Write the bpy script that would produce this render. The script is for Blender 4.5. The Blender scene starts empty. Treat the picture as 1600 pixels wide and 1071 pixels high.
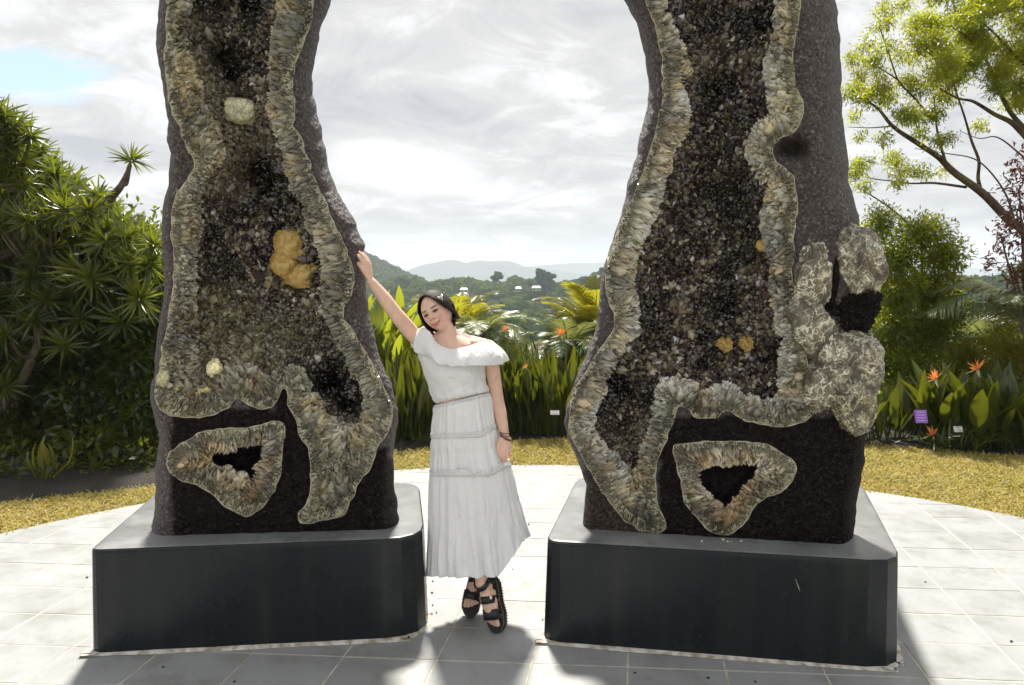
import bpy, math, random
import numpy as np
from mathutils import Vector, Matrix
random.seed(7); RNG = np.random.default_rng(7)
SC = bpy.context.scene
COL = SC.collection
R = math.radians

# ------------------------------------------------------------------ camera
F_PX, EYE = 1155.0, 1.70
PITCH = math.atan(105.5/1155.0)
cam_d = bpy.data.cameras.new('camera'); cam = bpy.data.objects.new('camera', cam_d); COL.objects.link(cam)
cam.location = (0, 0, EYE); cam.rotation_euler = (math.pi/2 - PITCH, 0, 0)
cam_d.sensor_width = 36; cam_d.lens = 36*F_PX/1600; cam_d.clip_end = 12000; cam_d.clip_start = 0.05
SC.camera = cam

# ------------------------------------------------------------------ sun, sky, exposure
SUN_EL, SUN_AZ = 57.0, -7.0            # degrees; azimuth measured from +Y towards +X
sun_d = bpy.data.lights.new('sun', 'SUN'); sun = bpy.data.objects.new('sun', sun_d); COL.objects.link(sun)
sun_d.energy = 4.5; sun_d.angle = R(6.5); sun_d.color = (1.0, 0.95, 0.86)
sdir = Vector((math.sin(R(SUN_AZ))*math.cos(R(SUN_EL)), math.cos(R(SUN_AZ))*math.cos(R(SUN_EL)), math.sin(R(SUN_EL))))
sun.rotation_euler = sdir.to_track_quat('Z', 'Y').to_euler(); sun.location = (0, 20, 30)
W = bpy.data.worlds.new('World'); SC.world = W; W.use_nodes = True
nt = W.node_tree; nt.nodes.clear()
def wn(t, **kw):
    n = nt.nodes.new(t)
    for k, v in kw.items(): setattr(n, k, v)
    return n
def mathn(tree, op, a, b=None, clamp=False):
    n = tree.nodes.new('ShaderNodeMath'); n.operation = op; n.use_clamp = clamp
    for i, v in enumerate((a, b)):
        if v is None: continue
        if isinstance(v, (int, float)): n.inputs[i].default_value = v
        else: tree.links.new(v, n.inputs[i])
    return n.outputs[0]
def mixc(tree, fac, a, b, mode='MIX'):
    n = tree.nodes.new('ShaderNodeMix'); n.data_type = 'RGBA'; n.blend_type = mode
    for i, v in ((0, fac), (6, a), (7, b)):
        if isinstance(v, (int, float)): n.inputs[i].default_value = v
        elif isinstance(v, tuple): n.inputs[i].default_value = (*v[:3], 1)
        else: tree.links.new(v, n.inputs[i])
    return n.outputs[2]
def ramp(tree, fac, stops):
    n = tree.nodes.new('ShaderNodeValToRGB'); e = n.color_ramp.elements
    while len(e) < len(stops): e.new(0.5)
    for el, (p, c) in zip(e, stops):
        el.position = p; el.color = (*c, 1) if isinstance(c, tuple) else (c, c, c, 1)
    tree.links.new(fac, n.inputs[0]); return n.outputs[0]
def noise(tree, vec, scale, detail=4, rough=.55, dist=0.0, out=0):
    n = tree.nodes.new('ShaderNodeTexNoise'); n.inputs['Scale'].default_value = scale
    n.inputs['Detail'].default_value = detail; n.inputs['Roughness'].default_value = rough
    n.inputs['Distortion'].default_value = dist
    if vec is not None: tree.links.new(vec, n.inputs['Vector'])
    return n.outputs[out]
sky = wn('ShaderNodeTexSky', sky_type='NISHITA', sun_disc=False, sun_elevation=R(SUN_EL), sun_rotation=R(SUN_AZ))
tc = wn('ShaderNodeTexCoord'); sep = wn('ShaderNodeSeparateXYZ'); nt.links.new(tc.outputs['Generated'], sep.inputs[0])
zc = mathn(nt, 'MAXIMUM', sep.outputs[2], 0.0); zz = mathn(nt, 'ADD', zc, 0.16)
cx = mathn(nt, 'DIVIDE', sep.outputs[0], zz); cy = mathn(nt, 'DIVIDE', sep.outputs[1], zz)
cb = wn('ShaderNodeCombineXYZ'); nt.links.new(cx, cb.inputs[0]); nt.links.new(cy, cb.inputs[1]); cb.inputs[2].default_value = 3.3
n1 = noise(nt, cb.outputs[0], 0.62, 7, .56, .35); n2 = noise(nt, cb.outputs[0], 2.3, 9, .64, 1.0)
n3 = noise(nt, cb.outputs[0], 0.33, 3, .5, .1)
tone = mathn(nt, 'ADD', mathn(nt, 'MULTIPLY', n1, .52), mathn(nt, 'MULTIPLY', n2, .48))
def skyspot(px, py, sx, sy, wob=.5):
    """soft-edged patch round one direction of the cloud deck, edge broken up by noise"""
    x = (px-800)/F_PX; y = -(py-535.5)/F_PX; d = Vector((x, math.cos(PITCH)+y*math.sin(PITCH), -math.sin(PITCH)+y*math.cos(PITCH))).normalized()
    u, v = d.x/(d.z+.16), d.y/(d.z+.16)
    a = mathn(nt, 'DIVIDE', mathn(nt, 'SUBTRACT', cx, u), sx); b = mathn(nt, 'DIVIDE', mathn(nt, 'SUBTRACT', cy, v), sy)
    r = mathn(nt, 'SQRT', mathn(nt, 'ADD', mathn(nt, 'MULTIPLY', a, a), mathn(nt, 'MULTIPLY', b, b)))
    return mathn(nt, 'ADD', r, mathn(nt, 'MULTIPLY', mathn(nt, 'SUBTRACT', n2, .5), wob*4))
tone = mathn(nt, 'ADD', tone, ramp(nt, skyspot(620, 262, .42, .50), [(0.35, .085), (1.0, 0.0)]))
cloud = ramp(nt, tone, [(0.38, (2.6, 2.65, 2.85)), (0.45, (3.2, 3.2, 3.3)), (0.505, (3.7, 3.67, 3.6)), (0.545, (4.35, 4.35, 4.4)), (0.60, (5.2, 5.2, 5.35)), (0.66, (5.9, 5.9, 5.9))])
warm = ramp(nt, mathn(nt, 'MULTIPLY', zc, 1.0), [(0.0, (.90, .875, .84)), (0.16, (1.0, 1.0, 1.0))])
cloud = mixc(nt, 1.0, cloud, warm, 'MULTIPLY')
cover = ramp(nt, skyspot(45, 118, .30, .26), [(0.55, 0.0), (0.85, 1.0)])
blue = mixc(nt, 0.62, sky.outputs[0], (2.7, 3.7, 4.7))
skyc = mixc(nt, cover, blue, cloud)
bg = wn('ShaderNodeBackground'); bg.inputs[1].default_value = 0.1
nt.links.new(skyc, bg.inputs[0]); wo = wn('ShaderNodeOutputWorld'); nt.links.new(bg.outputs[0], wo.inputs[0])
SC.view_settings.view_transform = 'Standard'; SC.view_settings.look = 'None'
SC.view_settings.exposure = 1.08; SC.view_settings.gamma = 1; SC.view_settings.use_curve_mapping = False
SC.render.engine = 'CYCLES'; SC.cycles.max_bounces = 7; SC.cycles.transparent_max_bounces = 6
SC.cycles.volume_bounces = 1; SC.cycles.use_denoising = True

# ------------------------------------------------------------------ helpers
CP, SP = math.cos(PITCH), math.sin(PITCH)
def ray(px, py):
    px = np.asarray(px, float); py = np.asarray(py, float)
    x = (px-800)/F_PX; y = -(py-535.5)/F_PX
    return np.stack([x, CP+y*SP, -SP+y*CP], -1)
def at(px, py, Y):
    d = ray(px, py); t = np.asarray(Y, float)/d[..., 1]
    return np.array([0, 0, EYE]) + d*t[..., None]
def atz(px, py, z):
    d = ray(px, py); t = (z-EYE)/d[..., 2]
    return np.array([0, 0, EYE]) + d*t[..., None]
def at_plane(px, py, a, b, off=0.0):            # plane Y = a + b X, pushed back by off
    d = ray(px, py); t = (a+np.asarray(off, float))/(d[..., 1]-b*d[..., 0])
    return np.array([0, 0, EYE]) + d*t[..., None]
def vhash(ix, iy, iz, seed):
    h = (ix*374761393 + iy*668265263 + iz*2147483647 + seed*974634777) & 0xffffffff
    h = ((h ^ (h >> 13))*1274126177) & 0xffffffff
    return ((h ^ (h >> 16)) & 0xffff)/65535.0
def vnoise(P, s=1.0, seed=0):
    P = np.asarray(P, float)*s + 1000.0; i = np.floor(P).astype(np.int64); f = P-i; f = f*f*(3-2*f)
    out = 0
    for dx in (0, 1):
        for dy in (0, 1):
            for dz in (0, 1):
                w = (f[..., 0] if dx else 1-f[..., 0])*(f[..., 1] if dy else 1-f[..., 1])*(f[..., 2] if dz else 1-f[..., 2])
                out = out + w*vhash(i[..., 0]+dx, i[..., 1]+dy, i[..., 2]+dz, seed)
    return out*2-1
def fbm(P, s=1.0, seed=0, o=4):
    a, t, r = 1.0, 0.0, 0.0
    for k in range(o): r = r + a*vnoise(P, s*2**k, seed+k); t += a; a *= .5
    return r/t
def mesh(name, V, Fs, mat=None, smooth=False, col=None):
    """V (n,3); Fs: one array (m,k) or a list of such arrays / index lists"""
    me = bpy.data.meshes.new(name); V = np.asarray(V, np.float32)
    if isinstance(Fs, np.ndarray): Fs = [Fs]
    arrs = []; lists = []
    for F in Fs:
        if isinstance(F, np.ndarray) and F.ndim == 2:
            if len(F): arrs.append(F)
        else: lists.append(list(F))
    loops = [a.ravel() for a in arrs] + [np.array(l) for l in lists]
    tot = [np.full(len(a), a.shape[1]) for a in arrs] + [np.array([len(l)]) for l in lists]
    loops = np.concatenate(loops).astype(np.int32); tot = np.concatenate(tot).astype(np.int32)
    st = np.concatenate([[0], np.cumsum(tot)[:-1]]).astype(np.int32)
    me.vertices.add(len(V)); me.vertices.foreach_set('co', V.ravel())
    me.loops.add(len(loops)); me.loops.foreach_set('vertex_index', loops)
    me.polygons.add(len(tot)); me.polygons.foreach_set('loop_start', st); me.polygons.foreach_set('loop_total', tot)
    me.polygons.foreach_set('use_smooth', np.full(len(tot), bool(smooth)))
    me.update(calc_edges=True)
    if col is not None:
        ca = me.color_attributes.new('Col', 'FLOAT_COLOR', 'POINT')
        c = np.ones((len(V), 4), np.float32); c[:, :3] = np.asarray(col)[:, :3]; ca.data.foreach_set('color', c.ravel())
    if mat is not None: me.materials.append(mat)
    return me
def obj(name, me, parent=None, kind=None, label=None, loc=None):
    o = bpy.data.objects.new(name, me); COL.objects.link(o)
    if parent is not None: o.parent = parent
    if loc is not None: o.location = loc
    if kind: o['kind'] = kind
    if label: o['label'] = label
    return o
def thing(name, label, cat, loc=(0, 0, 0), group=None, me=None):
    o = bpy.data.objects.new(name, me); COL.objects.link(o); o.location = loc
    o['label'] = label; o['category'] = cat
    if group: o['group'] = group
    return o
class MB:
    def __init__(s): s.V = []; s.F = {}; s.C = []; s.n = 0
    def add(s, V, F, c=None):
        V = np.asarray(V, float)
        if isinstance(F, np.ndarray): F = [F]
        for f in F: s.F.setdefault(f.shape[1], []).append(f+s.n)
        s.V.append(V); s.n += len(V)
        s.C.append(np.tile(np.array(c if c is not None else (1, 1, 1), float), (len(V), 1)) if c is None or np.ndim(c) == 1 else np.asarray(c, float))
    def mesh(s, name, mat=None, smooth=False, col=True):
        return mesh(name, np.concatenate(s.V), [np.concatenate(v) for v in s.F.values()], mat, smooth, np.concatenate(s.C) if col else None)
def gridF(nr, nc, wrap=False):
    i = np.arange(nr-1)[:, None]; j = np.arange(nc if wrap else nc-1)[None]
    a = i*nc+j; b = i*nc+(j+1) % nc
    return np.stack([a, b, b+nc, a+nc], -1).reshape(-1, 4)
def spline(P, n, closed=False):
    """Catmull-Rom through the rows of P, n samples"""
    P = np.asarray(P, float); m = len(P)
    t = np.linspace(0, m if closed else m-1, n, endpoint=not closed)
    i = np.floor(t).astype(int)
    if not closed: i = np.minimum(i, m-2)
    u = (t-i)[:, None]
    g = (lambda k: P[k % m]) if closed else (lambda k: P[np.clip(k, 0, m-1)])
    a, b, c, d = g(i-1), g(i), g(i+1), g(i+2)
    return .5*((2*b)+(-a+c)*u+(2*a-5*b+4*c-d)*u**2+(-a+3*b-3*c+d)*u**3)
def tube(P, rad, n=10, caps=True, flat=None):
    """rings along the polyline P with radii rad; flat=(axis, factor) squashes. closed surface"""
    P = np.asarray(P, float); m = len(P); rad = np.broadcast_to(np.asarray(rad, float), (m,))
    T = np.gradient(P, axis=0); T /= np.linalg.norm(T, axis=1)[:, None]+1e-12
    up = np.array([0, 0, 1.0]) if abs(T[0, 2]) < .9 else np.array([0, 1.0, 0])
    N = np.zeros_like(P); N[0] = up-T[0]*(up@T[0]); N[0] /= np.linalg.norm(N[0])
    for k in range(1, m):
        v = N[k-1]-T[k]*(N[k-1]@T[k]); N[k] = v/(np.linalg.norm(v)+1e-12)
    B = np.cross(T, N); a = np.arange(n)*2*math.pi/n
    V = P[:, None]+rad[:, None, None]*(np.cos(a)[None, :, None]*N[:, None]+np.sin(a)[None, :, None]*B[:, None])
    V = V.reshape(-1, 3); F = [gridF(m, n, True)]
    if caps:
        V = np.concatenate([V, P[:1]-T[:1]*rad[0]*.6, P[-1:]+T[-1:]*rad[-1]*.6]); j = np.arange(n)
        F.append(np.stack([(j+1) % n, j, np.full(n, m*n)], -1)); F.append(np.stack([(m-1)*n+j, (m-1)*n+(j+1) % n, np.full(n, m*n+1)], -1))
    return V, F
def box(c, s, rot=0.0):
    x, y, z = np.array(s)/2.0
    V = np.array([(-x, -y, -z), (x, -y, -z), (x, y, -z), (-x, y, -z), (-x, -y, z), (x, -y, z), (x, y, z), (-x, y, z)])
    if rot: V[:, :2] = V[:, :2]@np.array([[math.cos(rot), math.sin(rot)], [-math.sin(rot), math.cos(rot)]])
    return V+np.array(c), np.array([(0, 3, 2, 1), (4, 5, 6, 7), (0, 1, 5, 4), (1, 2, 6, 5), (2, 3, 7, 6), (3, 0, 4, 7)])

# ------------------------------------------------------------------ materials
class M:
    """small node-material builder"""
    def __init__(s, name):
        s.m = bpy.data.materials.new(name); s.m.use_nodes = True; s.t = s.m.node_tree
        s.b = s.t.nodes['Principled BSDF']; s.out = s.t.nodes['Material Output']
        s.co = s.t.nodes.new('ShaderNodeTexCoord').outputs['Object']
    def set(s, **k):
        for n, v in k.items():
            n = n.replace('_', ' ')
            if isinstance(v, (int, float)): s.b.inputs[n].default_value = v
            elif isinstance(v, tuple): s.b.inputs[n].default_value = (*v, 1) if len(s.b.inputs[n].default_value) == 4 else v
            else: s.t.links.new(v, s.b.inputs[n])
        return s
    def attr(s, name='Col'):
        n = s.t.nodes.new('ShaderNodeVertexColor'); n.layer_name = name; return n.outputs[0]
    def geopos(s): return s.t.nodes.new('ShaderNodeNewGeometry').outputs['Position']
    def rnd(s): return s.t.nodes.new('ShaderNodeObjectInfo').outputs['Random']
    def isl(s): return s.t.nodes.new('ShaderNodeNewGeometry').outputs['Random Per Island']
    def noise(s, sc, *a, **k): return noise(s.t, k.pop('vec', s.co), sc, *a, **k)
    def voro(s, sc, feature='F1', out=0, vec=None):
        n = s.t.nodes.new('ShaderNodeTexVoronoi'); n.feature = feature; n.inputs['Scale'].default_value = sc
        s.t.links.new(vec if vec is not None else s.co, n.inputs['Vector']); return n.outputs[out]
    def ramp(s, f, st): return ramp(s.t, f, st)
    def mix(s, f, a, b, mode='MIX'): return mixc(s.t, f, a, b, mode)
    def math(s, op, a, b=None, clamp=False): return mathn(s.t, op, a, b, clamp)
    def bump(s, h, strength=.5, dist=.01):
        n = s.t.nodes.new('ShaderNodeBump'); n.inputs['Strength'].default_value = strength; n.inputs['Distance'].default_value = dist
        s.t.links.new(h, n.inputs['Height']); s.t.links.new(n.outputs[0], s.b.inputs['Normal']); return s
    def translucent(s, color, fac):
        tr = s.t.nodes.new('ShaderNodeBsdfTranslucent')
        if isinstance(color, tuple): tr.inputs[0].default_value = (*color, 1)
        else: s.t.links.new(color, tr.inputs[0])
        mx = s.t.nodes.new('ShaderNodeMixShader'); mx.inputs[0].default_value = fac
        s.t.links.new(s.b.outputs[0], mx.inputs[1]); s.t.links.new(tr.outputs[0], mx.inputs[2]); s.t.links.new(mx.outputs[0], s.out.inputs[0]); return s
def leaf_mat(name, a, b, c, trans, tf=.45, rough=.42, spec=.5):
    """three base greens mixed per leaf, one translucent colour"""
    m = M(name); r = m.isl(); c1 = m.mix(m.ramp(r, [(0.0, 0.0), (1.0, 1.0)]), a, b)
    c2 = m.mix(m.ramp(m.math('ADD', m.math('MULTIPLY', m.rnd(), .5), m.math('MULTIPLY', m.noise(1.7, 2, vec=m.geopos()), .7)), [(0.45, 0.0), (0.75, 1.0)]), c1, c)
    m.set(Base_Color=c2, Roughness=rough, Specular_IOR_Level=spec)
    tcol = m.mix(r, trans, tuple(x*.62 for x in trans)); m.translucent(tcol, tf); return m.m

m = M('slate_tile'); v = m.math('ADD', m.noise(2.3, 6, .6, vec=m.geopos()), m.math('MULTIPLY', m.rnd(), .06))
c = m.ramp(v, [(0.35, (.235, .24, .235)), (0.55, (.29, .297, .295)), (0.78, (.33, .338, .34))])
st = m.ramp(m.noise(5.5, 6, .7, vec=m.geopos()), [(0.5, 0.0), (0.72, .45)])
c = m.mix(st, c, (.12, .122, .075)); sp_ = m.ramp(m.noise(60, 3, .7, vec=m.geopos()), [(0.62, 0.0), (0.72, .35)])
c = m.mix(sp_, c, (.42, .42, .38))
m.set(Base_Color=c, Roughness=m.ramp(m.noise(9, 5, vec=m.geopos()), [(0.3, .42), (0.7, .6)]), Specular_IOR_Level=.5).bump(m.noise(38, 8, .65, vec=m.geopos()), .3, .004); TILE = m.m
m = M('pale_grout'); m.set(Base_Color=m.ramp(m.noise(14, 5, vec=m.geopos()), [(0.3, (.33, .28, .21)), (0.7, (.60, .56, .48))]), Roughness=.85).bump(m.noise(90, 4), .4, .004); GROUT = m.m
m = M('black_plinth'); n_ = m.noise(2.0, 5, .6); c = m.ramp(n_, [(0.35, (.006, .0085, .012)), (0.6, (.009, .012, .015)), (0.8, (.014, .018, .019))])
wv = m.t.nodes.new('ShaderNodeMapping'); wv.inputs['Scale'].default_value = (9, 9, .5); m.t.links.new(m.co, wv.inputs[0])
c = m.mix(m.ramp(m.noise(1.0, 5, .6, vec=wv.outputs[0]), [(0.50, 0.0), (0.70, .8)]), c, (.024, .028, .022))
m.set(Base_Color=c, Roughness=m.ramp(m.noise(6, 6, .6), [(0.3, .22), (0.7, .36)]), Specular_IOR_Level=.35).bump(m.noise(70, 5, .6), .12, .003); PLINTH = m.m
m = M('pale_plinth_top'); m.set(Base_Color=m.ramp(m.noise(3.5, 6, .65), [(0.35, (.13, .135, .135)), (0.7, (.24, .245, .25))]), Roughness=m.ramp(m.noise(8, 5), [(0.3, .24), (0.7, .4)]), Specular_IOR_Level=.6).bump(m.noise(60, 4), .1, .003); PTOP = m.m  # paler than the sides: sky reflection and sun put into the top's colour
m = M('mortar_white'); m.set(Base_Color=m.ramp(m.noise(22, 5), [(0.35, (.28, .23, .15)), (0.6, (.62, .60, .55))]), Roughness=.85).bump(m.noise(70, 4), .6, .006); MORTAR = m.m
m = M('dry_grass'); g = m.isl()
c = m.ramp(g, [(0.0, (.22, .18, .04)), (0.35, (.38, .30, .08)), (0.7, (.50, .41, .17)), (1.0, (.17, .20, .035))])
c = m.mix(m.ramp(m.noise(1.6, 5, .6, vec=m.geopos()), [(0.42, 0.0), (0.62, .55)]), c, m.mix(1.0, c, (.62, .80, .45), 'MULTIPLY'))
m.set(Base_Color=c, Roughness=.6).translucent((.62, .50, .12), .35); GRASS = m.m
m = M('thatch_soil'); m.set(Base_Color=m.ramp(m.noise(18, 6, .7, vec=m.geopos()), [(0.3, (.16, .12, .03)), (0.6, (.30, .24, .07))]), Roughness=.9).bump(m.noise(60, 5), .8, .02); THATCH = m.m
m = M('garden_soil'); m.set(Base_Color=m.ramp(m.noise(7, 6, .7, vec=m.geopos()), [(0.3, (.008, .007, .005)), (0.7, (.03, .023, .014))]), Roughness=.95).bump(m.noise(30, 5), .8, .03); SOIL = m.m

# rocks
m = M('rough_rock'); n_ = m.noise(16, 7, .65); vv = m.voro(46); nf = m.noise(75, 6, .7, dist=.6)
c = m.ramp(nf, [(0.36, (.018, .014, .014)), (0.5, (.068, .054, .052)), (0.6, (.17, .145, .135)), (0.7, (.46, .42, .38))])
c = m.mix(m.ramp(n_, [(0.45, 0.0), (0.72, .6)]), c, (.10, .078, .076))
c = m.mix(1.0, c, m.attr(), 'MULTIPLY')
h = m.math('ADD', m.math('MULTIPLY', vv, .9), m.math('MULTIPLY', nf, .8)); m.set(Base_Color=c, Roughness=.62, Specular_IOR_Level=m.math('MULTIPLY', m.math('POWER', m.attr(), 1.5), .5)).bump(h, .9, .022); ROCK = m.m
m = M('agate_band'); n_ = m.noise(26, 7, .65); fb = m.noise(95, 5, .6, dist=1.0)
c = m.ramp(n_, [(0.3, (.10, .095, .055)), (0.5, (.26, .25, .15)), (0.68, (.48, .46, .31))])
c = m.mix(m.ramp(fb, [(0.44, 0.0), (0.66, .65)]), c, (.66, .62, .47)); c = m.mix(1.0, c, m.attr(), 'MULTIPLY')
m.set(Base_Color=c, Roughness=.34, Specular_IOR_Level=.55).bump(m.math('ADD', fb, n_), .55, .008); AGATE = m.m
m = M('cream_vein'); m.set(Base_Color=m.ramp(m.noise(30, 5), [(0.3, (.30, .25, .16)), (0.6, (.62, .57, .42))]), Roughness=.6); VEIN = m.m
m = M('amethyst_bed'); n_ = m.noise(60, 5, .6)
c = m.ramp(n_, [(0.35, (.008, .006, .008)), (0.55, (.035, .024, .026)), (0.7, (.10, .08, .06))]); c = m.mix(1.0, c, m.attr(), 'MULTIPLY')
m.set(Base_Color=c, Roughness=.35).bump(m.voro(90), .8, .012); BED = m.m
m = M('crystal'); c = m.attr(); c = m.mix(m.ramp(m.noise(120, 4, .7), [(0.46, 0.0), (0.62, .4)]), c, m.mix(1.0, c, (.38, .36, .34), 'MULTIPLY'))
m.set(Base_Color=c, Roughness=.17, Specular_IOR_Level=.75, Coat_Weight=.25, Coat_Roughness=.08); CRYS = m.m
m = M('orange_calcite'); n_ = m.noise(18, 6, .6, dist=1.2)
m.set(Base_Color=m.ramp(n_, [(0.3, (.34, .20, .04)), (0.5, (.56, .37, .11)), (0.7, (.70, .55, .25))]), Roughness=.4, Subsurface_Weight=.15, Subsurface_Radius=(.02, .01, .004)).bump(m.noise(48, 7, .7), .9, .016); CALCITE = m.m
m = M('warty_rock'); wn1 = m.noise(11, 3, .5, dist=1.5); wn2 = m.noise(24, 3, .5, dist=1.2); msk = m.ramp(m.noise(7, 4), [(0.38, 0.0), (0.5, 1.0)]); msk2 = m.ramp(m.noise(10, 4, .6, dist=.5), [(0.40, 0.0), (0.52, 1.0)])
r1 = m.math('ABSOLUTE', m.math('SUBTRACT', wn1, .5)); r2 = m.math('ABSOLUTE', m.math('SUBTRACT', wn2, .5))
base = m.ramp(m.noise(10, 7, .7, dist=.4), [(0.32, (.03, .024, .018)), (0.47, (.13, .115, .08)), (0.6, (.30, .28, .20)), (0.75, (.48, .45, .36))])
c = m.mix(m.math('MULTIPLY', msk, m.ramp(r1, [(0.012, .95), (0.03, 0.0)])), base, (.84, .80, .64)); c = m.mix(m.math('MULTIPLY', msk2, m.ramp(r2, [(0.012, .9), (0.034, 0.0)])), c, (.76, .72, .54))
c = m.mix(m.ramp(m.noise(7, 6, .65, dist=.8), [(0.55, 0.0), (0.66, .85)]), c, (.03, .024, .02))
c = m.mix(m.ramp(m.noise(3.4, 3), [(0.6, 0.0), (0.75, .35)]), c, (.42, .26, .06)); c = m.mix(1.0, c, m.attr(), 'MULTIPLY')
hh = m.math('SUBTRACT', m.noise(22, 7, .65), m.math('MULTIPLY', m.math('MINIMUM', r1, .05), 6.0)); m.set(Base_Color=c, Roughness=.34).bump(hh, .6, .012); WARTY = m.m
# ================================================================== ground, lawn, paving
CC, CR = np.array([0.25, 1.93]), 4.58
lawn_edge = np.array([(-9, 2.0), (-6.5, 3.9), (-3.85, 5.42), (-2.92, 5.90), (-1.9, 6.5), (-1.0, 7.10), (.54, 7.67), (2.1, 7.62), (3.58, 7.32), (4.84, 6.87), (7, 5.6), (9, 3.5), (9.5, 0), (6, -5), (-6, -5), (-10, -2)])
def terrain(x, y):
    ys = [-50, 11, 20, 45, 90, 200, 320, 430, 500, 650, 900, 1500, 2300, 4000]
    zs = [0, 0, -5, -16, -24, -27, -24, -15, -17, -34, -44, -48, -40, -40]
    z = np.interp(y, ys, zs)
    z = z + np.exp(-((x+205)/112)**2-((y-760)/170)**2)*60          # left wooded hill
    z = z + np.exp(-((x+420)/160)**2-((y-760)/200)**2)*40
    z = z + np.exp(-((x-200)/62)**2-((y-270)/70)**2)*20           # right wooded rise
    z = z + 7*vnoise(np.stack([x, y, 0*x], -1), .006, 3)*np.clip((y-60)/200, 0, 1)
    return z
xs = np.concatenate([np.linspace(-3500, -500, 20), np.linspace(-460, 460, 130), np.linspace(500, 3500, 20)])
ysg = np.concatenate([np.linspace(-60, 60, 50), np.linspace(66, 1200, 130), np.linspace(1250, 3600, 30)])
X, Yg = np.meshgrid(xs, ysg); Z = terrain(X, Yg)-.06
m = M('valley_ground'); m.set(Base_Color=m.ramp(m.noise(.05, 5, .6), [(0.35, (.03, .045, .015)), (0.6, (.07, .09, .03))]), Roughness=.95)
obj('terrain', mesh('terrain', np.stack([X, Yg, Z], -1).reshape(-1, 3), gridF(len(ysg), len(xs)), m.m, True), kind='structure')
def sheet(name, poly, z, mat):
    poly = np.asarray(poly); V = np.c_[poly, np.full(len(poly), z)]
    return obj(name, mesh(name, V, [list(range(len(V)))], mat), kind='structure')
bed = np.array([(-26, -12), (26, -12), (26, 10.8), (-26, 10.8)])
sheet('garden_bed_soil', bed, -.03, SOIL)
LE = spline(lawn_edge, 160, True)
if ((LE[:, 0]*np.roll(LE[:, 1], -1)-np.roll(LE[:, 0], -1)*LE[:, 1]).sum()) < 0: LE = LE[::-1]
sheet('lawn', LE, -.02, THATCH)
def inside(poly, P):
    x, y = P[:, 0], P[:, 1]; r = np.zeros(len(P), bool); A = poly; B = np.roll(poly, -1, 0)
    for a, b in zip(A, B):
        c = (a[1] > y) != (b[1] > y)
        with np.errstate(divide='ignore', invalid='ignore'): r ^= c & (x < (b[0]-a[0])*(y-a[1])/(b[1]-a[1])+a[0])
    return r
def sdist(poly, P):
    """signed distance, + inside; also unit vector from nearest boundary point inwards"""
    d2 = np.full(len(P), 1e18); near = np.zeros((len(P), 2))
    for a, b in zip(poly, np.roll(poly, -1, 0)):
        ab = b-a; t = np.clip(((P-a)@ab)/(ab@ab+1e-12), 0, 1); q = a+t[:, None]*ab; dd = ((P-q)**2).sum(1)
        k = dd < d2; d2[k] = dd[k]; near[k] = q[k]
    ins = inside(poly, P); d = np.sqrt(d2); g = P-near; g /= (np.linalg.norm(g, axis=1)+1e-9)[:, None]
    s = np.where(ins, 1, -1); return d*s, g*s[:, None]
def blades(base, dirs, L, Wd, bend, segs=3, prof=None, vfold=0.0, side=None):
    """N curved leaf blades. base (N,3), dirs (N,3) unit, L,Wd,bend (N,). returns V,F (quads)"""
    N = len(base); L = np.broadcast_to(L, (N,)); Wd = np.broadcast_to(Wd, (N,)); bend = np.broadcast_to(bend, (N,))
    t = np.linspace(0, 1, segs+1)
    if prof is None: prof = np.sin(np.pi*np.clip(t*.86+.14, 0, 1))**.7
    prof = np.asarray(prof); grav = np.array([0, 0, -1.0])
    C = base[:, None]+dirs[:, None]*(L[:, None]*t)[..., None]+grav*(bend[:, None]*L[:, None]*t**2)[..., None]
    if side is None:
        side = np.cross(dirs, np.array([0, 0, 1.0])+.001); side /= np.linalg.norm(side, axis=1)[:, None]+1e-9
        a = RNG.uniform(-1.1, 1.1, N); up = np.cross(side, dirs); side = side*np.cos(a)[:, None]+up*np.sin(a)[:, None]
    nrm = np.cross(side, dirs)
    w = (Wd[:, None]*prof/2)[..., None]
    A = C-side[:, None]*w; B = C+side[:, None]*w
    if vfold:
        A = A+nrm[:, None]*w*vfold; B = B+nrm[:, None]*w*vfold
        V = np.stack([A, C, B], 2).reshape(-1, 3); k = 3
    else: V = np.stack([A, B], 2).reshape(-1, 3); k = 2
    base_i = np.arange(N)[:, None, None]*(segs+1)*k; s = np.arange(segs)[None, :, None]*k; q = np.arange(k-1)[None, None]
    a = base_i+s+q; F = np.stack([a, a+1, a+1+k, a+k], -1).reshape(-1, 4)
    return V, F
# lawn grass blades: only on the strip the photograph sees
P = np.stack([RNG.uniform(-7, 7, 420000), RNG.uniform(2.6, 7.8, 420000)], 1)
rr = np.linalg.norm(P-CC, axis=1); P = P[(rr > CR-.02)]; P = P[np.abs(P[:, 0]) < P[:, 1]*.85+.8]; P = P[inside(LE, P)][:130000]
N = len(P); a = RNG.uniform(0, 6.283, N); el = RNG.uniform(.15, 1.1, N)
D = np.stack([np.cos(a)*np.cos(el), np.sin(a)*np.cos(el), np.sin(el)], 1)
hgt = .030+.04*RNG.random(N)*(1+.6*vnoise(np.c_[P, 0*P[:, 0]], 2.2, 5))
V, Fq = blades(np.c_[P, np.full(N, -.02)], D, hgt*1.3, .0095, RNG.uniform(.1, .6, N), 2)
obj('lawn_grass', mesh('lawn_grass', V, Fq, GRASS), kind='stuff', label='short dry yellow turf around the round paved terrace')['category'] = 'grass'

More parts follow.
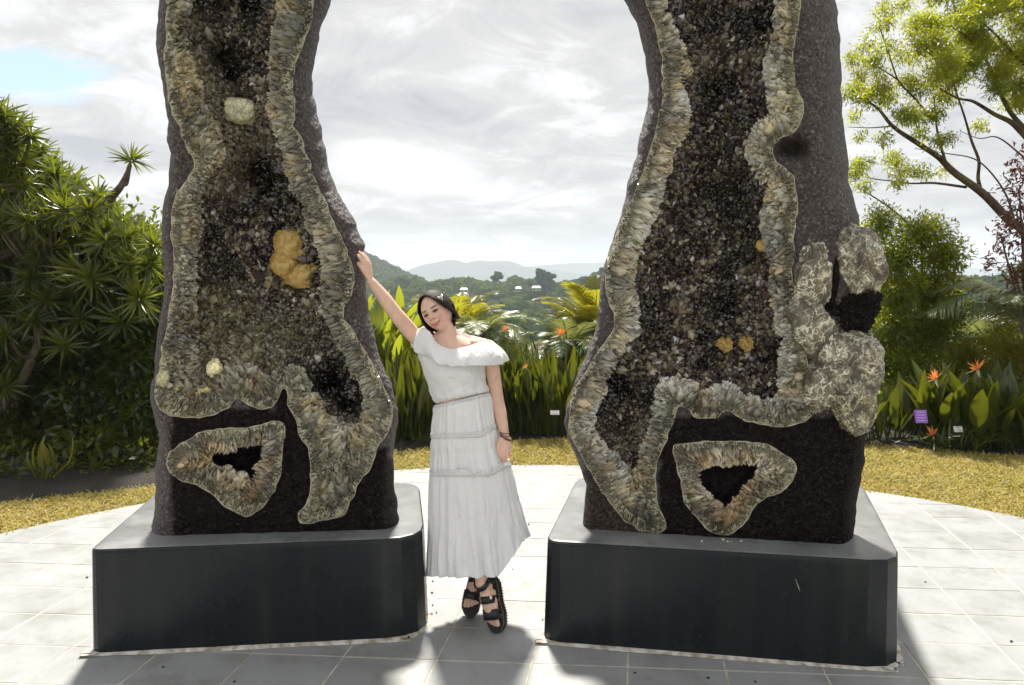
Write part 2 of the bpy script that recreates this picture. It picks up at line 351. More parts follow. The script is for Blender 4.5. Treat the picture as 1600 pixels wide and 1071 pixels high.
# paving: grout disc with separate slate tiles proud of it
th = np.linspace(0, 2*math.pi, 120, endpoint=False); circ = CC+CR*np.stack([np.cos(th), np.sin(th)], 1)
V = np.concatenate([np.c_[circ, np.full(120, .0002)], np.c_[circ, np.full(120, -.12)]]); j = np.arange(120)
paving = obj('paving', mesh('paving', V, [list(range(120)), np.stack([j, (j+1) % 120, 120+(j+1) % 120, 120+j], -1)[:, ::-1]], GROUT), kind='structure')
ua, va = R(-4), R(9.5); U = np.array([math.cos(ua), math.sin(ua)]); Vv = np.array([math.sin(va), math.cos(va)])
TW, TH, ORG = .42, .31, np.array([-.805, 2.915-.06])
def clip(poly, cen, r):
    out = [np.array(p) for p in poly]
    for k in range(72):
        n = np.array([math.cos(k*2*math.pi/72), math.sin(k*2*math.pi/72)]); res = []
        for i in range(len(out)):
            a, b = out[i], out[(i+1) % len(out)]; da, db = (a-cen)@n-r, (b-cen)@n-r
            if da <= 0: res.append(a)
            if (da <= 0) != (db <= 0): res.append(a+(b-a)*da/(da-db))
        out = res
        if len(out) < 3: return []
    return out
def tile_geo(poly, inset_top=.0025, h=.012):
    poly = np.array(poly); c = poly.mean(0); n = len(poly)
    d = c-poly; d /= np.linalg.norm(d, axis=1)[:, None]+1e-9
    V = np.concatenate([np.c_[poly, np.full(n, -h)], np.c_[poly, np.full(n, -.002)], np.c_[poly+d*inset_top*1.4, np.zeros(n)]])
    j = np.arange(n); q = lambda a: np.stack([a+j, a+(j+1) % n, a+n+(j+1) % n, a+n+j], -1)
    return V, [q(0), q(n), list(range(2*n, 3*n))]
tiles = []
gj = .0036
for iv in range(-22, 16):
    for iu in range(-16, 16):
        o = ORG+U*TW*iu+Vv*TH*iv
        pl = [o+U*gj+Vv*gj, o+U*(TW-gj)+Vv*gj, o+U*(TW-gj)+Vv*(TH-gj), o+U*gj+Vv*(TH-gj)]
        c = np.mean(pl, 0)
        if np.linalg.norm(c-CC) > CR+.25: continue
        full = all(np.linalg.norm(p-CC) < CR-.01 for p in pl)
        if not full: pl = clip(pl, CC, CR)
        if len(pl) < 3: continue
        c = np.mean(pl, 0); vis = c[1] > 2.72 and abs(c[0]) < c[1]*.72+.25
        tiles.append((c, pl, full, vis))
tiles.sort(key=lambda t: (not t[3], t[0][1]))
shared = None; rest = MB()
for k, (c, pl, full, vis) in enumerate(tiles):
    dz = random.uniform(-.0008, .0012)
    if k < 296:
        if full:
            if shared is None: V, Fs = tile_geo(np.array(pl)-c); shared = mesh('tile', V, Fs, TILE)
            o = obj('tile', shared, paving, loc=(c[0], c[1], .002+dz))
        else: V, Fs = tile_geo(np.array(pl)-c); o = obj('tile', mesh('tile', V, Fs, TILE), paving, loc=(c[0], c[1], .002+dz))
        o.rotation_euler = (random.uniform(-.0006, .0006), random.uniform(-.0006, .0006), 0)
    else:
        V, Fs = tile_geo(np.array(pl)); V[:, 2] += .002+dz; n = len(pl)
        fan = np.array([[2*n, 2*n+i, 2*n+i+1] for i in range(1, n-1)]); rest.add(V, [Fs[0], Fs[1], fan])
o = obj('tile_field', rest.mesh('tile_field', TILE, col=False), paving, kind='stuff')

# ================================================================== plinths
def rounded(poly, rad, seg):
    out = []; n = len(poly); P = np.array(poly, float)
    for i in range(n):
        a, b, c = P[i-1], P[i], P[(i+1) % n]; u = (a-b)/np.linalg.norm(a-b); v = (c-b)/np.linalg.norm(c-b); r = rad[i]
        p0, p1 = b+u*r, b+v*r
        for k in range(seg+1):
            t = k/seg; out.append((1-t)**2*p0+2*t*(1-t)*b+t*t*p1)
    return np.array(out)
def offset(P, d):
    A = np.roll(P, 1, 0); B = np.roll(P, -1, 0); T = B-A; T /= np.linalg.norm(T, axis=1)[:, None]
    return P+np.stack([T[:, 1], -T[:, 0]], 1)*d
def plinth(poly, rad, seg, label):
    T = thing('plinth', label, 'plinth', (*np.mean(poly, 0), 0), 'black plinths under the crystal geodes')
    c = np.mean(poly, 0); top = rounded(poly, rad, seg)-c; n = len(top)
    rings = [(offset(top, .016), .004), (offset(top, .0005), .462), (offset(top, -.0015), .473), (offset(top, -.009), .4785), (offset(top, -.02), .480)]
    V = np.concatenate([np.c_[p, np.full(n, z)] for p, z in rings]); F = gridF(len(rings), n, True)
    obj('block', mesh('block', V, [F, list(range((len(rings)-1)*n, len(rings)*n))], PLINTH), T)
    cap = offset(top, -.0075); V = np.concatenate([np.c_[offset(cap, -.012), np.full(n, .4825)], np.c_[cap, np.full(n, .4800)]]); obj('top_surface', mesh('top_surface', V, [list(range(n)), gridF(2, n, True)[:, ::-1]], PTOP), T)
    # hand-laid mortar bead round the foot
    b0 = spline(offset(top, .022), 260, True); m_ = len(b0); nz = fbm(np.c_[b0, 0*b0[:, 0]]+c[0], 5, 4)
    i = offset(b0, -.02); o1 = offset(b0, .016+.014*nz[:, None]); mid = offset(b0, .002+.006*nz[:, None])
    V = np.concatenate([np.c_[i, np.full(m_, .013)], np.c_[mid, .011+.004*nz], np.c_[o1, np.full(m_, .0035)]])
    obj('mortar_bead', mesh('mortar_bead', V, gridF(3, m_, True)[:, ::-1], MORTAR, True), T); return T
PLA = plinth([(-1.885, 3.192), (-.402, 3.345), (-.55, 4.28), (-2.02, 4.18)], [.05, .2, .15, .1], 4, 'left black plinth carrying the geode that has the orange crystal patch')
PLB = plinth([(.152, 3.302), (1.672, 3.052), (2.06, 4.26), (.40, 4.40)], [.07, .14, .14, .1], 3, 'right black plinth with a dried white drip on its front face')
# paint drip and chips
dp = spline([at_plane(x, y, 3.318, -.157, -.004) for x, y in ((1243, 905), (1247, 916), (1250, 926), (1252, 940), (1255, 957))], 20)
w = np.interp(np.arange(20), [0, 5, 12, 16, 19], [.0008, .002, .0016, .0035, .0022])
V, Fs = tube(dp, w, 6); o = obj('dried_drip', MB.mesh((lambda b: (b.add(V, Fs), b)[1])(MB()), 'dried_drip', VEIN, True)); o.data.transform(Matrix.Translation(-PLB.location)); o.parent = PLB
# ================================================================== geodes
def chaikin(P, n=2):
    P = np.asarray(P, float)
    for _ in range(n):
        Q = np.roll(P, -1, 0); P = np.stack([.75*P+.25*Q, .25*P+.75*Q], 1).reshape(-1, 2)
    return P
def wob(P, amp, s, seed):
    P3 = np.c_[P, 0*P[:, 0]]; return P+amp*np.stack([vnoise(P3, s, seed), vnoise(P3, s, seed+9)], 1)
def resample(P, step):
    Q = np.concatenate([P, P[:1]]); d = np.r_[0, np.cumsum(np.linalg.norm(np.diff(Q, axis=0), axis=1))]
    t = np.arange(0, d[-1], step); return np.stack([np.interp(t, d, Q[:, 0]), np.interp(t, d, Q[:, 1])], 1)
class SDF:
    def __init__(s, poly, step):
        s.st = step; s.lo = poly.min(0)-24; hi = poly.max(0)+24; s.n = np.ceil((hi-s.lo)/step).astype(int)+2
        X_, Y_ = np.meshgrid(s.lo[0]+np.arange(s.n[0])*step, s.lo[1]+np.arange(s.n[1])*step); Pp = np.stack([X_.ravel(), Y_.ravel()], 1)
        d, g = sdist(poly, Pp); s.d = d.reshape(X_.shape); s.gy, s.gx = np.gradient(s.d, step)
    def __call__(s, P):
        q = (P-s.lo)/s.st; out = (q[:, 0] < 0) | (q[:, 1] < 0) | (q[:, 0] > s.n[0]-2) | (q[:, 1] > s.n[1]-2)
        q = np.clip(q, 0, s.n-1.001); i = q.astype(int); f = q-i
        def b(A): return (A[i[:, 1], i[:, 0]]*(1-f[:, 0])+A[i[:, 1], i[:, 0]+1]*f[:, 0])*(1-f[:, 1])+(A[i[:, 1]+1, i[:, 0]]*(1-f[:, 0])+A[i[:, 1]+1, i[:, 0]+1]*f[:, 0])*f[:, 1]
        d = b(s.d); g = np.stack([b(s.gx), b(s.gy)], 1); g /= np.linalg.norm(g, axis=1)[:, None]+1e-9
        return np.where(out, -30.0, d), g
def crystal_geo(n=6):
    a = np.arange(n)*2*math.pi/n; c = np.stack([np.cos(a), np.sin(a)], 1)
    V = np.concatenate([np.c_[c, np.zeros(n)], np.c_[c*.96, np.full(n, .52)], [[0, 0, 1.0]]]); j = np.arange(n)
    return V, np.stack([j, (j+1) % n, n+(j+1) % n, n+j], -1), np.stack([n+j, n+(j+1) % n, np.full(n, 2*n)], -1)
def frames(D):
    h = np.where(np.abs(D[:, 2:3]) < .9, np.array([[0, 0, 1.0]]), np.array([[1.0, 0, 0]])); A = np.cross(h, D); A /= np.linalg.norm(A, axis=1)[:, None]
    return A, np.cross(D, A)
def crystals(P, D, rad, L, c0, c1, n=5):
    """joined crystals: base points, directions, radii, lengths, root and tip colours"""
    CV, Q, T = crystal_geo(n); N = len(P); k = len(CV); A, B = frames(D); rot = RNG.uniform(0, 6.28, N)
    A, B = A*np.cos(rot)[:, None]+B*np.sin(rot)[:, None], B*np.cos(rot)[:, None]-A*np.sin(rot)[:, None]
    sq = RNG.uniform(.65, 1.0, N); tip = RNG.uniform(-.45, .45, (N, 2))
    x = np.tile(CV[:, 0], (N, 1)); y = np.tile(CV[:, 1], (N, 1)); x[:, -1] += tip[:, 0]; y[:, -1] += tip[:, 1]
    V = P[:, None]+A[:, None]*(x*rad[:, None])[..., None]+B[:, None]*(y*(rad*sq)[:, None])[..., None]+D[:, None]*(CV[None, :, 2]*L[:, None])[..., None]
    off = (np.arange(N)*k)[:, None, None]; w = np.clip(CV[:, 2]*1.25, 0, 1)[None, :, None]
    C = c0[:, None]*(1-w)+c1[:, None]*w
    return V.reshape(-1, 3), [(Q[None]+off).reshape(-1, 4), (T[None]+off).reshape(-1, 3)], C.reshape(-1, 3)
PAL = np.array([(.026, .019, .019), (.045, .034, .030), (.080, .060, .048), (.13, .105, .075), (.18, .17, .105), (.32, .30, .22), (.70, .67, .60), (.075, .048, .060)])
PALW = np.array([.17, .18, .18, .15, .13, .09, .045, .055]); PALW /= PALW.sum()
class Geode:
    def __init__(s, name, label, plane, Ls, Rs, cut, inner, pockets, wL, wR, top=-430, bot=850, cols=200, rows=540, holes=(), dark=(), pale=(), seed=1, zt=.48, spots=()):
        s.a, s.b = plane; s.seed = seed; s.spots = spots; s.pale = pale
        s.root = thing(name, label, 'geode', tuple(at_plane((Ls[-1][0]+Rs[-1][0])/2, 835, *plane, .25)*np.array([1, 1, 0])+np.array([0, 0, zt])), 'giant amethyst geode halves standing on plinths')
        s.cut = wob(resample(chaikin(cut), 3.0), 2.2, .09, seed); s.inner = wob(resample(chaikin(inner), 3.0), 5.0, .10, seed+3)
        s.pk = [(wob(resample(chaikin(o, 2), 2.5), 1.6, .12, seed+5), wob(resample(chaikin(np.array(i, float)*1.22-np.mean(i, 0)*.22), 2.5), 3.5, .12, seed+6)) for o, i in pockets]
        s.holes, s.dark = holes, dark
        s.fc, s.fi = SDF(s.cut, 3.0), SDF(s.inner, 3.0); s.fp = [(SDF(o, 2.0), SDF(i, 2.0)) for o, i in s.pk]
        s.L, s.R, s.wL, s.wR = np.array(Ls, float), np.array(Rs, float), wL, wR
        py = np.linspace(top, bot, rows); u = np.linspace(0, 1, cols)
        l = np.interp(py, s.L[:, 1], s.L[:, 0]); r = np.interp(py, s.R[:, 1], s.R[:, 0])
        n3 = np.stack([0*py, py, 0*py], 1)
        l = l+2.0*fbm(n3, .045, seed, 3); r = r+2.6*fbm(n3, .05, seed+1, 3)
        s.lr = (py, l, r)
        PX = l[:, None]+(r-l)[:, None]*u; PY = np.repeat(py[:, None], cols, 1); P = np.stack([PX.ravel(), PY.ravel()], 1)
        f = s.field(P); V = s.world(P, f['off']); V[:, 2] = np.maximum(V[:, 2], zt-.006)
        # back of the stone
        nb = 30; t = np.linspace(0, 1, nb+2)[1:-1]; VG = V.reshape(rows, cols, 3); a_, b_ = VG[:, -1], VG[:, 0]
        th = np.clip((b_-a_)[:, 0]*-1, .05, 2)*.42; th = np.minimum(th, .46)
        Bk = a_[:, None]*(1-t)[None, :, None]+b_[:, None]*t[None, :, None]; Bk[:, :, 1] += th[:, None]*np.sin(np.pi*t)[None]**.9
        nz = .035*fbm(Bk.reshape(-1, 3), 4, seed+2, 4).reshape(rows, nb); Bk[:, :, 1] += nz*np.sin(np.pi*t)
        F = gridF(rows, cols); cen = P[F].mean(1)
        reg = np.zeros(len(F), int); dc, _ = s.fc(cen); di, _ = s.fi(cen); reg[dc > 0] = 1; reg[(di > 0) & (dc > 0)] = 2
        for k, (o, i) in enumerate(s.pk):
            ins = s.fp[k][0](cen)[0] > 0; reg[ins] = 3+2*k; reg[ins & (s.fp[k][1](cen)[0] > 0)] = 4+2*k
        tint = f['tint']; o_ = np.array(s.root.location)
        def part(nm, mask, mat, extra=None, label=None):
            Fm = F[mask]; used = np.unique(Fm); remap = np.full(len(V), -1); remap[used] = np.arange(len(used)); VV = V[used]-o_; FF = [remap[Fm]]; CC_ = tint[used]
            if extra: n0 = len(VV); VV = np.concatenate([VV, extra[0]-o_]); FF.append(extra[1]+n0); CC_ = np.concatenate([CC_, np.full((len(extra[0]), 3), 1.0)])
            return obj(nm, mesh(nm, VV, FF, mat, True, CC_), s.root, label=label)
        EV = np.concatenate([a_[:, None], Bk, b_[:, None]], 1).reshape(-1, 3)
        n0 = len(EV); capv = np.concatenate([EV, VG[0]]); EF = gridF(rows, nb+2)
        part('rock_shell', reg == 0, ROCK, (EV, EF)); part('agate_rim', reg == 1, AGATE); part('crystal_bed', reg == 2, BED)
        for k in range(len(s.pk)): s_ = part('pocket_rim', reg == 3+2*k, AGATE, label='rim of the small triangular crystal pocket low on the front'); part('pocket_bed', reg == 4+2*k, BED)
    def world(s, P, off): return at_plane(P[:, 0], P[:, 1], s.a, s.b, off)
    def edges(s, P):
        py, l, r = s.lr; L = np.interp(P[:, 1], py, l); Rr = np.interp(P[:, 1], py, r); return P[:, 0]-L, Rr-P[:, 0]
    def field(s, P):
        n = len(P); P3 = np.c_[P, 0*P[:, 0]]; eL, eR = s.edges(P)
        wL = np.interp(P[:, 1], *s.wL[:2]); DL = np.interp(P[:, 1], s.wL[0], s.wL[2]); wR = np.interp(P[:, 1], *s.wR[:2]); DR = np.interp(P[:, 1], s.wR[0], s.wR[2])
        ql = np.clip((wL-eL)/wL, 0, 1); qr = np.clip((wR-eR)/wR, 0, 1)
        off = DL*(1-np.sqrt(np.clip(1-ql**2, 0, 1)))+DR*(1-np.sqrt(np.clip(1-qr**2, 0, 1)))
        rough = .009*fbm(P3, .05, s.seed+20, 4)+.006*np.abs(fbm(P3, .16, s.seed+21, 3))
        dc, _ = s.fc(P); di, _ = s.fi(P)
        t = np.clip(dc/(np.maximum(dc, 0)+np.maximum(-di, 0)+1e-6), 0, 1); t[di > 0] = 1
        incut = dc > 0; tint = np.ones((n, 3))
        off = off+np.where(incut, 0, rough)
        band = -.012*np.clip(dc/2.5, 0, 1)+.045*np.clip((t-.5)/.5, 0, 1)**1.5+.004*fbm(P3, .2, s.seed+22, 3)
        deep = .045+np.minimum(np.maximum(di, 0)*.0030, .15)+.022*fbm(P3, .035, s.seed+23, 4)*np.clip(di/15, 0, 1)
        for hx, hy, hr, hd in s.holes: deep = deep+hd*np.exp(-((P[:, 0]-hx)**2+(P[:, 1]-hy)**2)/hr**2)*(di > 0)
        off = off+np.where(incut, np.where(di > 0, deep, band), 0)
        for hx, hy, hr, hd in s.dark:  # hollows in the outer rock
            nz_ = .35*vnoise(P3, .09, 8); off = off+hd*np.exp(-((((P[:, 0]-hx)/hr)**2+((P[:, 1]-hy)/(hr*.7))**2)*(1+nz_))**1.4)*(~incut)
        for o, i in s.fp:
            d1, _ = o(P); d2, _ = i(P); t2 = np.clip(d1/(np.maximum(d1, 0)+np.maximum(-d2, 0)+1e-6), 0, 1)
            k = d1 > 0; off = np.where(k, -.014*np.clip(d1/3, 0, 1)+.03*np.clip((t2-.4)/.6, 0, 1)**1.4+np.where(d2 > 0, .05+np.minimum(np.maximum(d2, 0)*.012, .16), 0), off)
        inpk = np.zeros(n, bool)
        for o, i in s.fp: inpk |= o(P)[0] > 0
        for x0, y0, x1, y1, c in s.spots:
            w = np.clip(np.minimum(np.minimum(P[:, 0]-x0, x1-P[:, 0]), np.minimum(P[:, 1]-y0, y1-P[:, 1]))/8+.5+.5*vnoise(P3, .08, 4), 0, 1)[:, None]*(~incut & ~inpk)[:, None]
            tint = tint*(1-w)+w*np.array(c)
        return dict(off=off, t=t, dc=dc, di=di, tint=tint)
    def vein(s, poly, r=.0028):
        Q = resample(poly, 3.5); py_ok = (Q[:, 1] > -60) & (Q[:, 1] < 846); e = s.field(Q); V = s.world(Q, e['off']-.003)
        V[:, 2] = np.maximum(V[:, 2], .483); rad = r*(1+.55*vnoise(V, 30, 3)); idx = np.where(py_ok)[0]; b = MB()
        runs = np.split(idx, np.where(np.diff(idx) != 1)[0]+1)
        for g in runs:
            if len(g) > 4: vv, ff = tube(V[g]-np.array(s.root.location), rad[g], 5); b.add(vv, ff)
        obj('cream_vein', b.mesh('cream_vein', VEIN, True, col=False), s.root)
    def bed(s, n, r0, r1, ntop=60, boxx=None):
        x0, y0 = np.maximum(s.inner.min(0), [-999, -70]); x1, y1 = s.inner.max(0)
        P = np.stack([RNG.uniform(x0, x1, n*3), RNG.uniform(y0, y1, n*3)], 1); f = s.field(P); ok = (f['di'] > 0); P = P[ok][:n]; f = s.field(P); N = len(P)
        W_ = s.world(P, f['off']); D = np.stack([RNG.normal(0, .75, N), -np.abs(RNG.normal(1.1, .3, N)), RNG.normal(.1, .75, N)], 1)
        _, g = s.fi(P); k = (f['di'] < 18); D[k, 0] += g[k, 0]*.8; D[k, 2] -= g[k, 1]*.8
        D /= np.linalg.norm(D, axis=1)[:, None]
        cl = fbm(np.c_[P, 0*P[:, 0]], .03, s.seed+40, 3)           # patches of larger and of paler crystals
        rad = (r0+(r1-r0)*RNG.random(N)**2.2)*(1+.5*cl)*.00295; L = rad*RNG.uniform(1.5, 3.0, N)
        ci = RNG.choice(len(PAL), N, p=PALW); c1 = PAL[ci]*RNG.uniform(.7, 1.3, (N, 1)); c1 = c1*(1+1.4*np.clip(cl, -.6, .9))[:, None]
        for sx, sy, sr, col, wgt in s.pale:
            w = (np.exp(-((P[:, 0]-sx)**2+(P[:, 1]-sy)**2)/sr**2)*wgt)*RNG.uniform(.3, 1.1, N); w = np.clip(w, 0, 1)[:, None]; c1 = c1*(1-w)+w*np.array(col)
        c1 = np.clip(c1*np.array([.80, .74, .68]), .008, .7)
        for hx, hy, hr, hd in s.holes: c1 = c1*(1-.93*np.exp(-((P[:, 0]-hx)**2+(P[:, 1]-hy)**2)/hr**2))[:, None]  # crystals coloured darker inside the hollows, shade put into their colour
        c0 = c1*.45; o_ = np.array(s.root.location)  # dark roots: crystal zoning, deepened in colour to add contrast under flat light
        order = np.argsort(-rad*(P[:, 1] > -5)); big, sm = order[:ntop], order[ntop:]
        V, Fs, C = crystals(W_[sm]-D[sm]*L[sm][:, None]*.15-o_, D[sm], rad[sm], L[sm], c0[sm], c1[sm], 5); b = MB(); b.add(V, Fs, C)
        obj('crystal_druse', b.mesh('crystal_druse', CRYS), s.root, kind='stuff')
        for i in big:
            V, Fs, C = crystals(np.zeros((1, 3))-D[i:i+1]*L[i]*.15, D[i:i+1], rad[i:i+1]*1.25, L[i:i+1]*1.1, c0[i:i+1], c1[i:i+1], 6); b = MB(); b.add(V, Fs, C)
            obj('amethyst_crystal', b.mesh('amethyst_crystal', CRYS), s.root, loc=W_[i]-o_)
    def rim(s, outer, inner, fo, fi_, n, c0, c1, t0=.3, t1=1.05, px=(3.2, 7.5), ll=(3.5, 6), ntop=60, name='quartz_fringe', pname='quartz_crystal', pocket=False, stain=.12, face=1.0, wild=.16):
        lo, hi = np.maximum(outer.min(0), [-999, -60]), outer.max(0)
        P = np.stack([RNG.uniform(lo[0], hi[0], n*8), RNG.uniform(lo[1], hi[1], n*8)], 1); d1, g1 = fo(P); d2, g2 = fi_(P)
        t = d1/(d1+np.maximum(-d2, 0)+1e-6); ok = (d1 > 0) & (d2 < 0) & (t > t0) & (t < t1)
        P, d1, d2, t, g1, g2 = (q[ok][:n] for q in (P, d1, d2, t, g1, g2)); N = len(P); f = s.field(P); W_ = s.world(P, f['off'])
        band = d1-d2; g = g1*.5+g2*.8; g /= np.linalg.norm(g, axis=1)[:, None]+1e-6; flow = .35*vnoise(np.c_[P, 0*P[:, 0]], .045, s.seed+50)
        D = np.stack([g[:, 0]-g[:, 1]*flow, -face*(.35+.75*RNG.random(N)), -(g[:, 1]+g[:, 0]*flow)], 1)+RNG.normal(0, wild, (N, 3)); D /= np.linalg.norm(D, axis=1)[:, None]
        sc = np.clip(band/30, .55, 1.25)*(.7+.5*t); rad = (px[0]+(px[1]-px[0])*RNG.random(N)**1.6)*np.clip(1+.9*fbm(np.c_[P, 0*P[:, 0]], .05, s.seed+80, 2), .5, 1.7)*sc*.5*.00295; L = rad*RNG.uniform(*ll, N)
        L = np.minimum(L, (band*(1.0-np.minimum(t, 1))+7.5)*.00295)
        A0, A1 = np.array(c0), np.array(c1); w = np.clip(t+RNG.normal(0, .18, N), 0, 1)[:, None]
        pv = np.clip(.80+.75*fbm(np.c_[P, 0*P[:, 0]], .025, s.seed+60, 3), .35, 1.3)[:, None]
        tip = (A0*(1-w)+A1*w)*RNG.uniform(.6, 1.2, (N, 1))*pv; sw = (np.clip(fbm(np.c_[P, 0*P[:, 0]], .03, s.seed+70, 3)*3+stain*2.2-.2, 0, .8)*RNG.uniform(.3, 1, N))[:, None]; tip = tip*(1-sw)+sw*tip*np.array([1.12, .84, .50])
        k = (RNG.random(N) < .10); tip[k] = tip[k]*np.array([.45, .42, .5])
        tip = np.clip(tip, .02, .8); root = tip*np.array([.30, .30, .24]); o_ = np.array(s.root.location)  # root colour: quartz zoning, darkened further as painted contrast for the even light
        order = np.argsort(-rad*L*((P[:, 1] > 0) & (P[:, 1] < 845))); big, sm = order[:ntop], order[ntop:]
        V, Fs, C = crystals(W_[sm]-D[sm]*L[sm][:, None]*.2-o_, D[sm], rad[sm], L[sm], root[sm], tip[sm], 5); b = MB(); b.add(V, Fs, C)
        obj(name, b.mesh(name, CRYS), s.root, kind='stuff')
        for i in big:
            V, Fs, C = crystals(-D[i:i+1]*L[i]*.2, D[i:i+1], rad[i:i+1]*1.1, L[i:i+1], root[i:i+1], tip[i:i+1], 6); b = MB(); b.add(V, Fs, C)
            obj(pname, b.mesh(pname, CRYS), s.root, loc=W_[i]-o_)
    def lump(s, name, px, py, rx, ry, rz, mat, off=0.0, seed=0, rough=.2, label=None, rot=0.0, col=(1, 1, 1), sub=48, warp=3.0):
        n = sub; a = np.linspace(0, math.pi, n); p = np.linspace(0, 2*math.pi, n*2, endpoint=False); A, Pp = np.meshgrid(a, p, indexing='ij')
        S = np.stack([np.sin(A)*np.cos(Pp), np.sin(A)*np.sin(Pp), np.cos(A)], -1).reshape(-1, 3)
        k = 1+rough*fbm(S+seed*7.3, warp*.6, seed, 3)+rough*.55*np.abs(fbm(S+seed*3.1, warp*2.2, seed+4, 4)); S = np.sign(S)*np.abs(S)**.85*k[:, None]
        S = S*np.array([rx, rz, ry])*np.array([.00295, 1, .00295]); c, s_ = math.cos(rot), math.sin(rot); S = np.stack([S[:, 0]*c-S[:, 2]*s_, S[:, 1], S[:, 0]*s_+S[:, 2]*c], 1)
        o = obj(name, mesh(name, S, gridF(n, n*2, True), mat, True, np.tile(np.array(col, float), (len(S), 1))), s.root, label=label)
        o.location = s.world(np.array([[px, py]]), off)[0]-np.array(s.root.location); return o

# ---- left geode
LS = [(340, -430), (300, -330), (262, -180), (250, -60), (248, -10), (246, 40), (243, 70), (250, 110), (256, 150), (262, 190), (260, 215), (267, 240), (262, 290), (253, 330), (252, 370), (256, 420), (256, 460), (250, 500), (245, 540), (240, 590), (235, 610), (234, 625), (238, 644), (249, 678), (247, 703), (242, 730), (243, 777), (239, 807), (234, 830), (233, 850)]
RS = [(430, -430), (480, -340), (535, -200), (535, -80), (518, 0), (510, 24), (498, 52), (495, 87), (489, 113), (489, 147), (498, 184), (506, 223), (519, 278), (535, 312), (556, 349), (569, 383), (572, 444), (578, 496), (587, 533), (597, 565), (611, 601), (622, 644), (618, 684), (614, 715), (616, 745), (619, 776), (624, 812), (625, 850)]
CUT = [(489, 0), (484, 47), (471, 73), (457, 105), (459, 157), (460, 184), (456, 199), (468, 207), (476, 231), (486, 265), (496, 291), (506, 307), (517, 344), (532, 370), (543, 396), (553, 417), (555, 441), (549, 449), (548, 467), (536, 480), (536, 498), (545, 512), (561, 535), (580, 564), (599, 604), (613, 632), (614, 669), (590, 693), (584, 715), (574, 740), (557, 758), (554, 773), (544, 786), (542, 807), (516, 812), (473, 820), (463, 809), (479, 786), (487, 767), (485, 718), (480, 698), (465, 678), (463, 656), (448, 635), (450, 609), (442, 607), (433, 619), (430, 632), (417, 638), (405, 642), (393, 633), (368, 622), (362, 635), (343, 644), (322, 653), (272, 652), (249, 641), (239, 619), (244, 601), (257, 530), (265, 496), (271, 438), (274, 391), (266, 365), (272, 312), (288, 286), (307, 262), (299, 241), (291, 228), (279, 197), (263, 157), (262, 131), (256, 100), (259, 58), (260, 0), (266, -180), (330, -320), (400, -350), (480, -260), (512, -120)]
INN = [(437, 0), (430, 52), (422, 105), (425, 144), (422, 184), (440, 231), (446, 252), (454, 281), (470, 312), (482, 347), (485, 365), (501, 386), (509, 431), (503, 455), (512, 500), (528, 545), (560, 590), (575, 625), (572, 655), (552, 670), (520, 655), (490, 615), (470, 570), (440, 578), (420, 592), (395, 570), (350, 575), (330, 590), (308, 560), (305, 500), (308, 455), (302, 420), (303, 385), (316, 362), (313, 330), (318, 295), (338, 262), (352, 240), (345, 215), (330, 188), (318, 160), (312, 130), (296, 90), (288, 50), (302, 0), (310, -150), (370, -260), (430, -230), (455, -100)]
PK1 = ([(447, 666), (436, 657), (417, 662), (374, 670), (343, 670), (306, 678), (282, 696), (260, 712), (263, 736), (282, 752), (300, 755), (325, 766), (340, 780), (359, 797), (383, 809), (405, 798), (423, 777), (439, 746), (440, 703)],
       [(337, 712), (349, 709), (374, 704), (405, 695), (408, 709), (397, 727), (393, 749), (383, 736), (359, 732), (340, 727)])
wl = ([-430, 200, 600, 700, 850], [14, 14, 12, 24, 26], [.10, .10, .08, .14, .14])
wr = ([-430, 0, 200, 400, 560, 640, 700, 850], [45, 42, 46, 40, 34, 26, 30, 30], [.26, .24, .26, .22, .18, .14, .14, .16])
BLK = (.20, .19, .20)
GA = Geode('crystal_geode', 'left giant amethyst geode slab with orange crystal patch that the woman leans on', (3.504, .083), LS, RS, CUT, INN, [PK1], wl, wr,
    holes=[(346, 88, 20, .12), (362, 118, 18, .12), (412, 262, 30, .13), (430, 300, 26, .08), (520, 590, 26, .13), (548, 630, 22, .13), (392, 5, 22, .08), (500, 405, 16, .08)], seed=11,
    spots=[(268, 640, 480, 860, BLK), (430, 602, 506, 860, BLK), (440, 700, 606, 860, BLK), (600, 716, 640, 860, (.35, .33, .34))],
    pale=[(320, 130, 45, (.42, .40, .28), .9), (360, 215, 55, (.44, .41, .30), .95), (345, 280, 30, (.36, .30, .22), .6), (300, 50, 30, (.36, .34, .24), .8), (370, 590, 50, (.42, .40, .24), .95), (320, 560, 50, (.42, .40, .26), .95), (350, 485, 40, (.30, .32, .16), .8), (470, 520, 45, (.36, .35, .24), .8), (410, 545, 40, (.34, .34, .22), .7), (540, 680, 40, (.5, .48, .42), .8), (440, 30, 25, (.3, .28, .22), .6)])
GA.vein(GA.cut); GA.vein(GA.pk[0][0])
GA.bed(13000, 1.8, 6.2, 90)
GA.rim(GA.cut, GA.inner, GA.fc, GA.fi, 6500, (.20, .19, .12), (.27, .26, .17), t0=.03, t1=.55, px=(1.6, 3.4), ll=(5, 9), ntop=0, name='fibrous_agate', face=.35, wild=.08)
GA.rim(GA.cut, GA.inner, GA.fc, GA.fi, 5200, (.27, .26, .17), (.66, .63, .50), t0=.36, t1=1.12, px=(2.6, 10), ntop=90, wild=.28)
GA.rim(GA.pk[0][0], GA.pk[0][1], GA.fp[0][0], GA.fp[0][1], 1500, (.20, .18, .11), (.28, .25, .15), t0=.04, t1=.6, px=(1.6, 3.2), ll=(5, 8), ntop=0, name='fibrous_agate', face=.3, wild=.08)
GA.rim(GA.pk[0][0], GA.pk[0][1], GA.fp[0][0], GA.fp[0][1], 760, (.32, .28, .18), (.92, .82, .62), t0=.36, t1=1.0, wild=.26, px=(2.6, 8), ll=(4, 7), ntop=24, name='pocket_fringe', stain=.35)
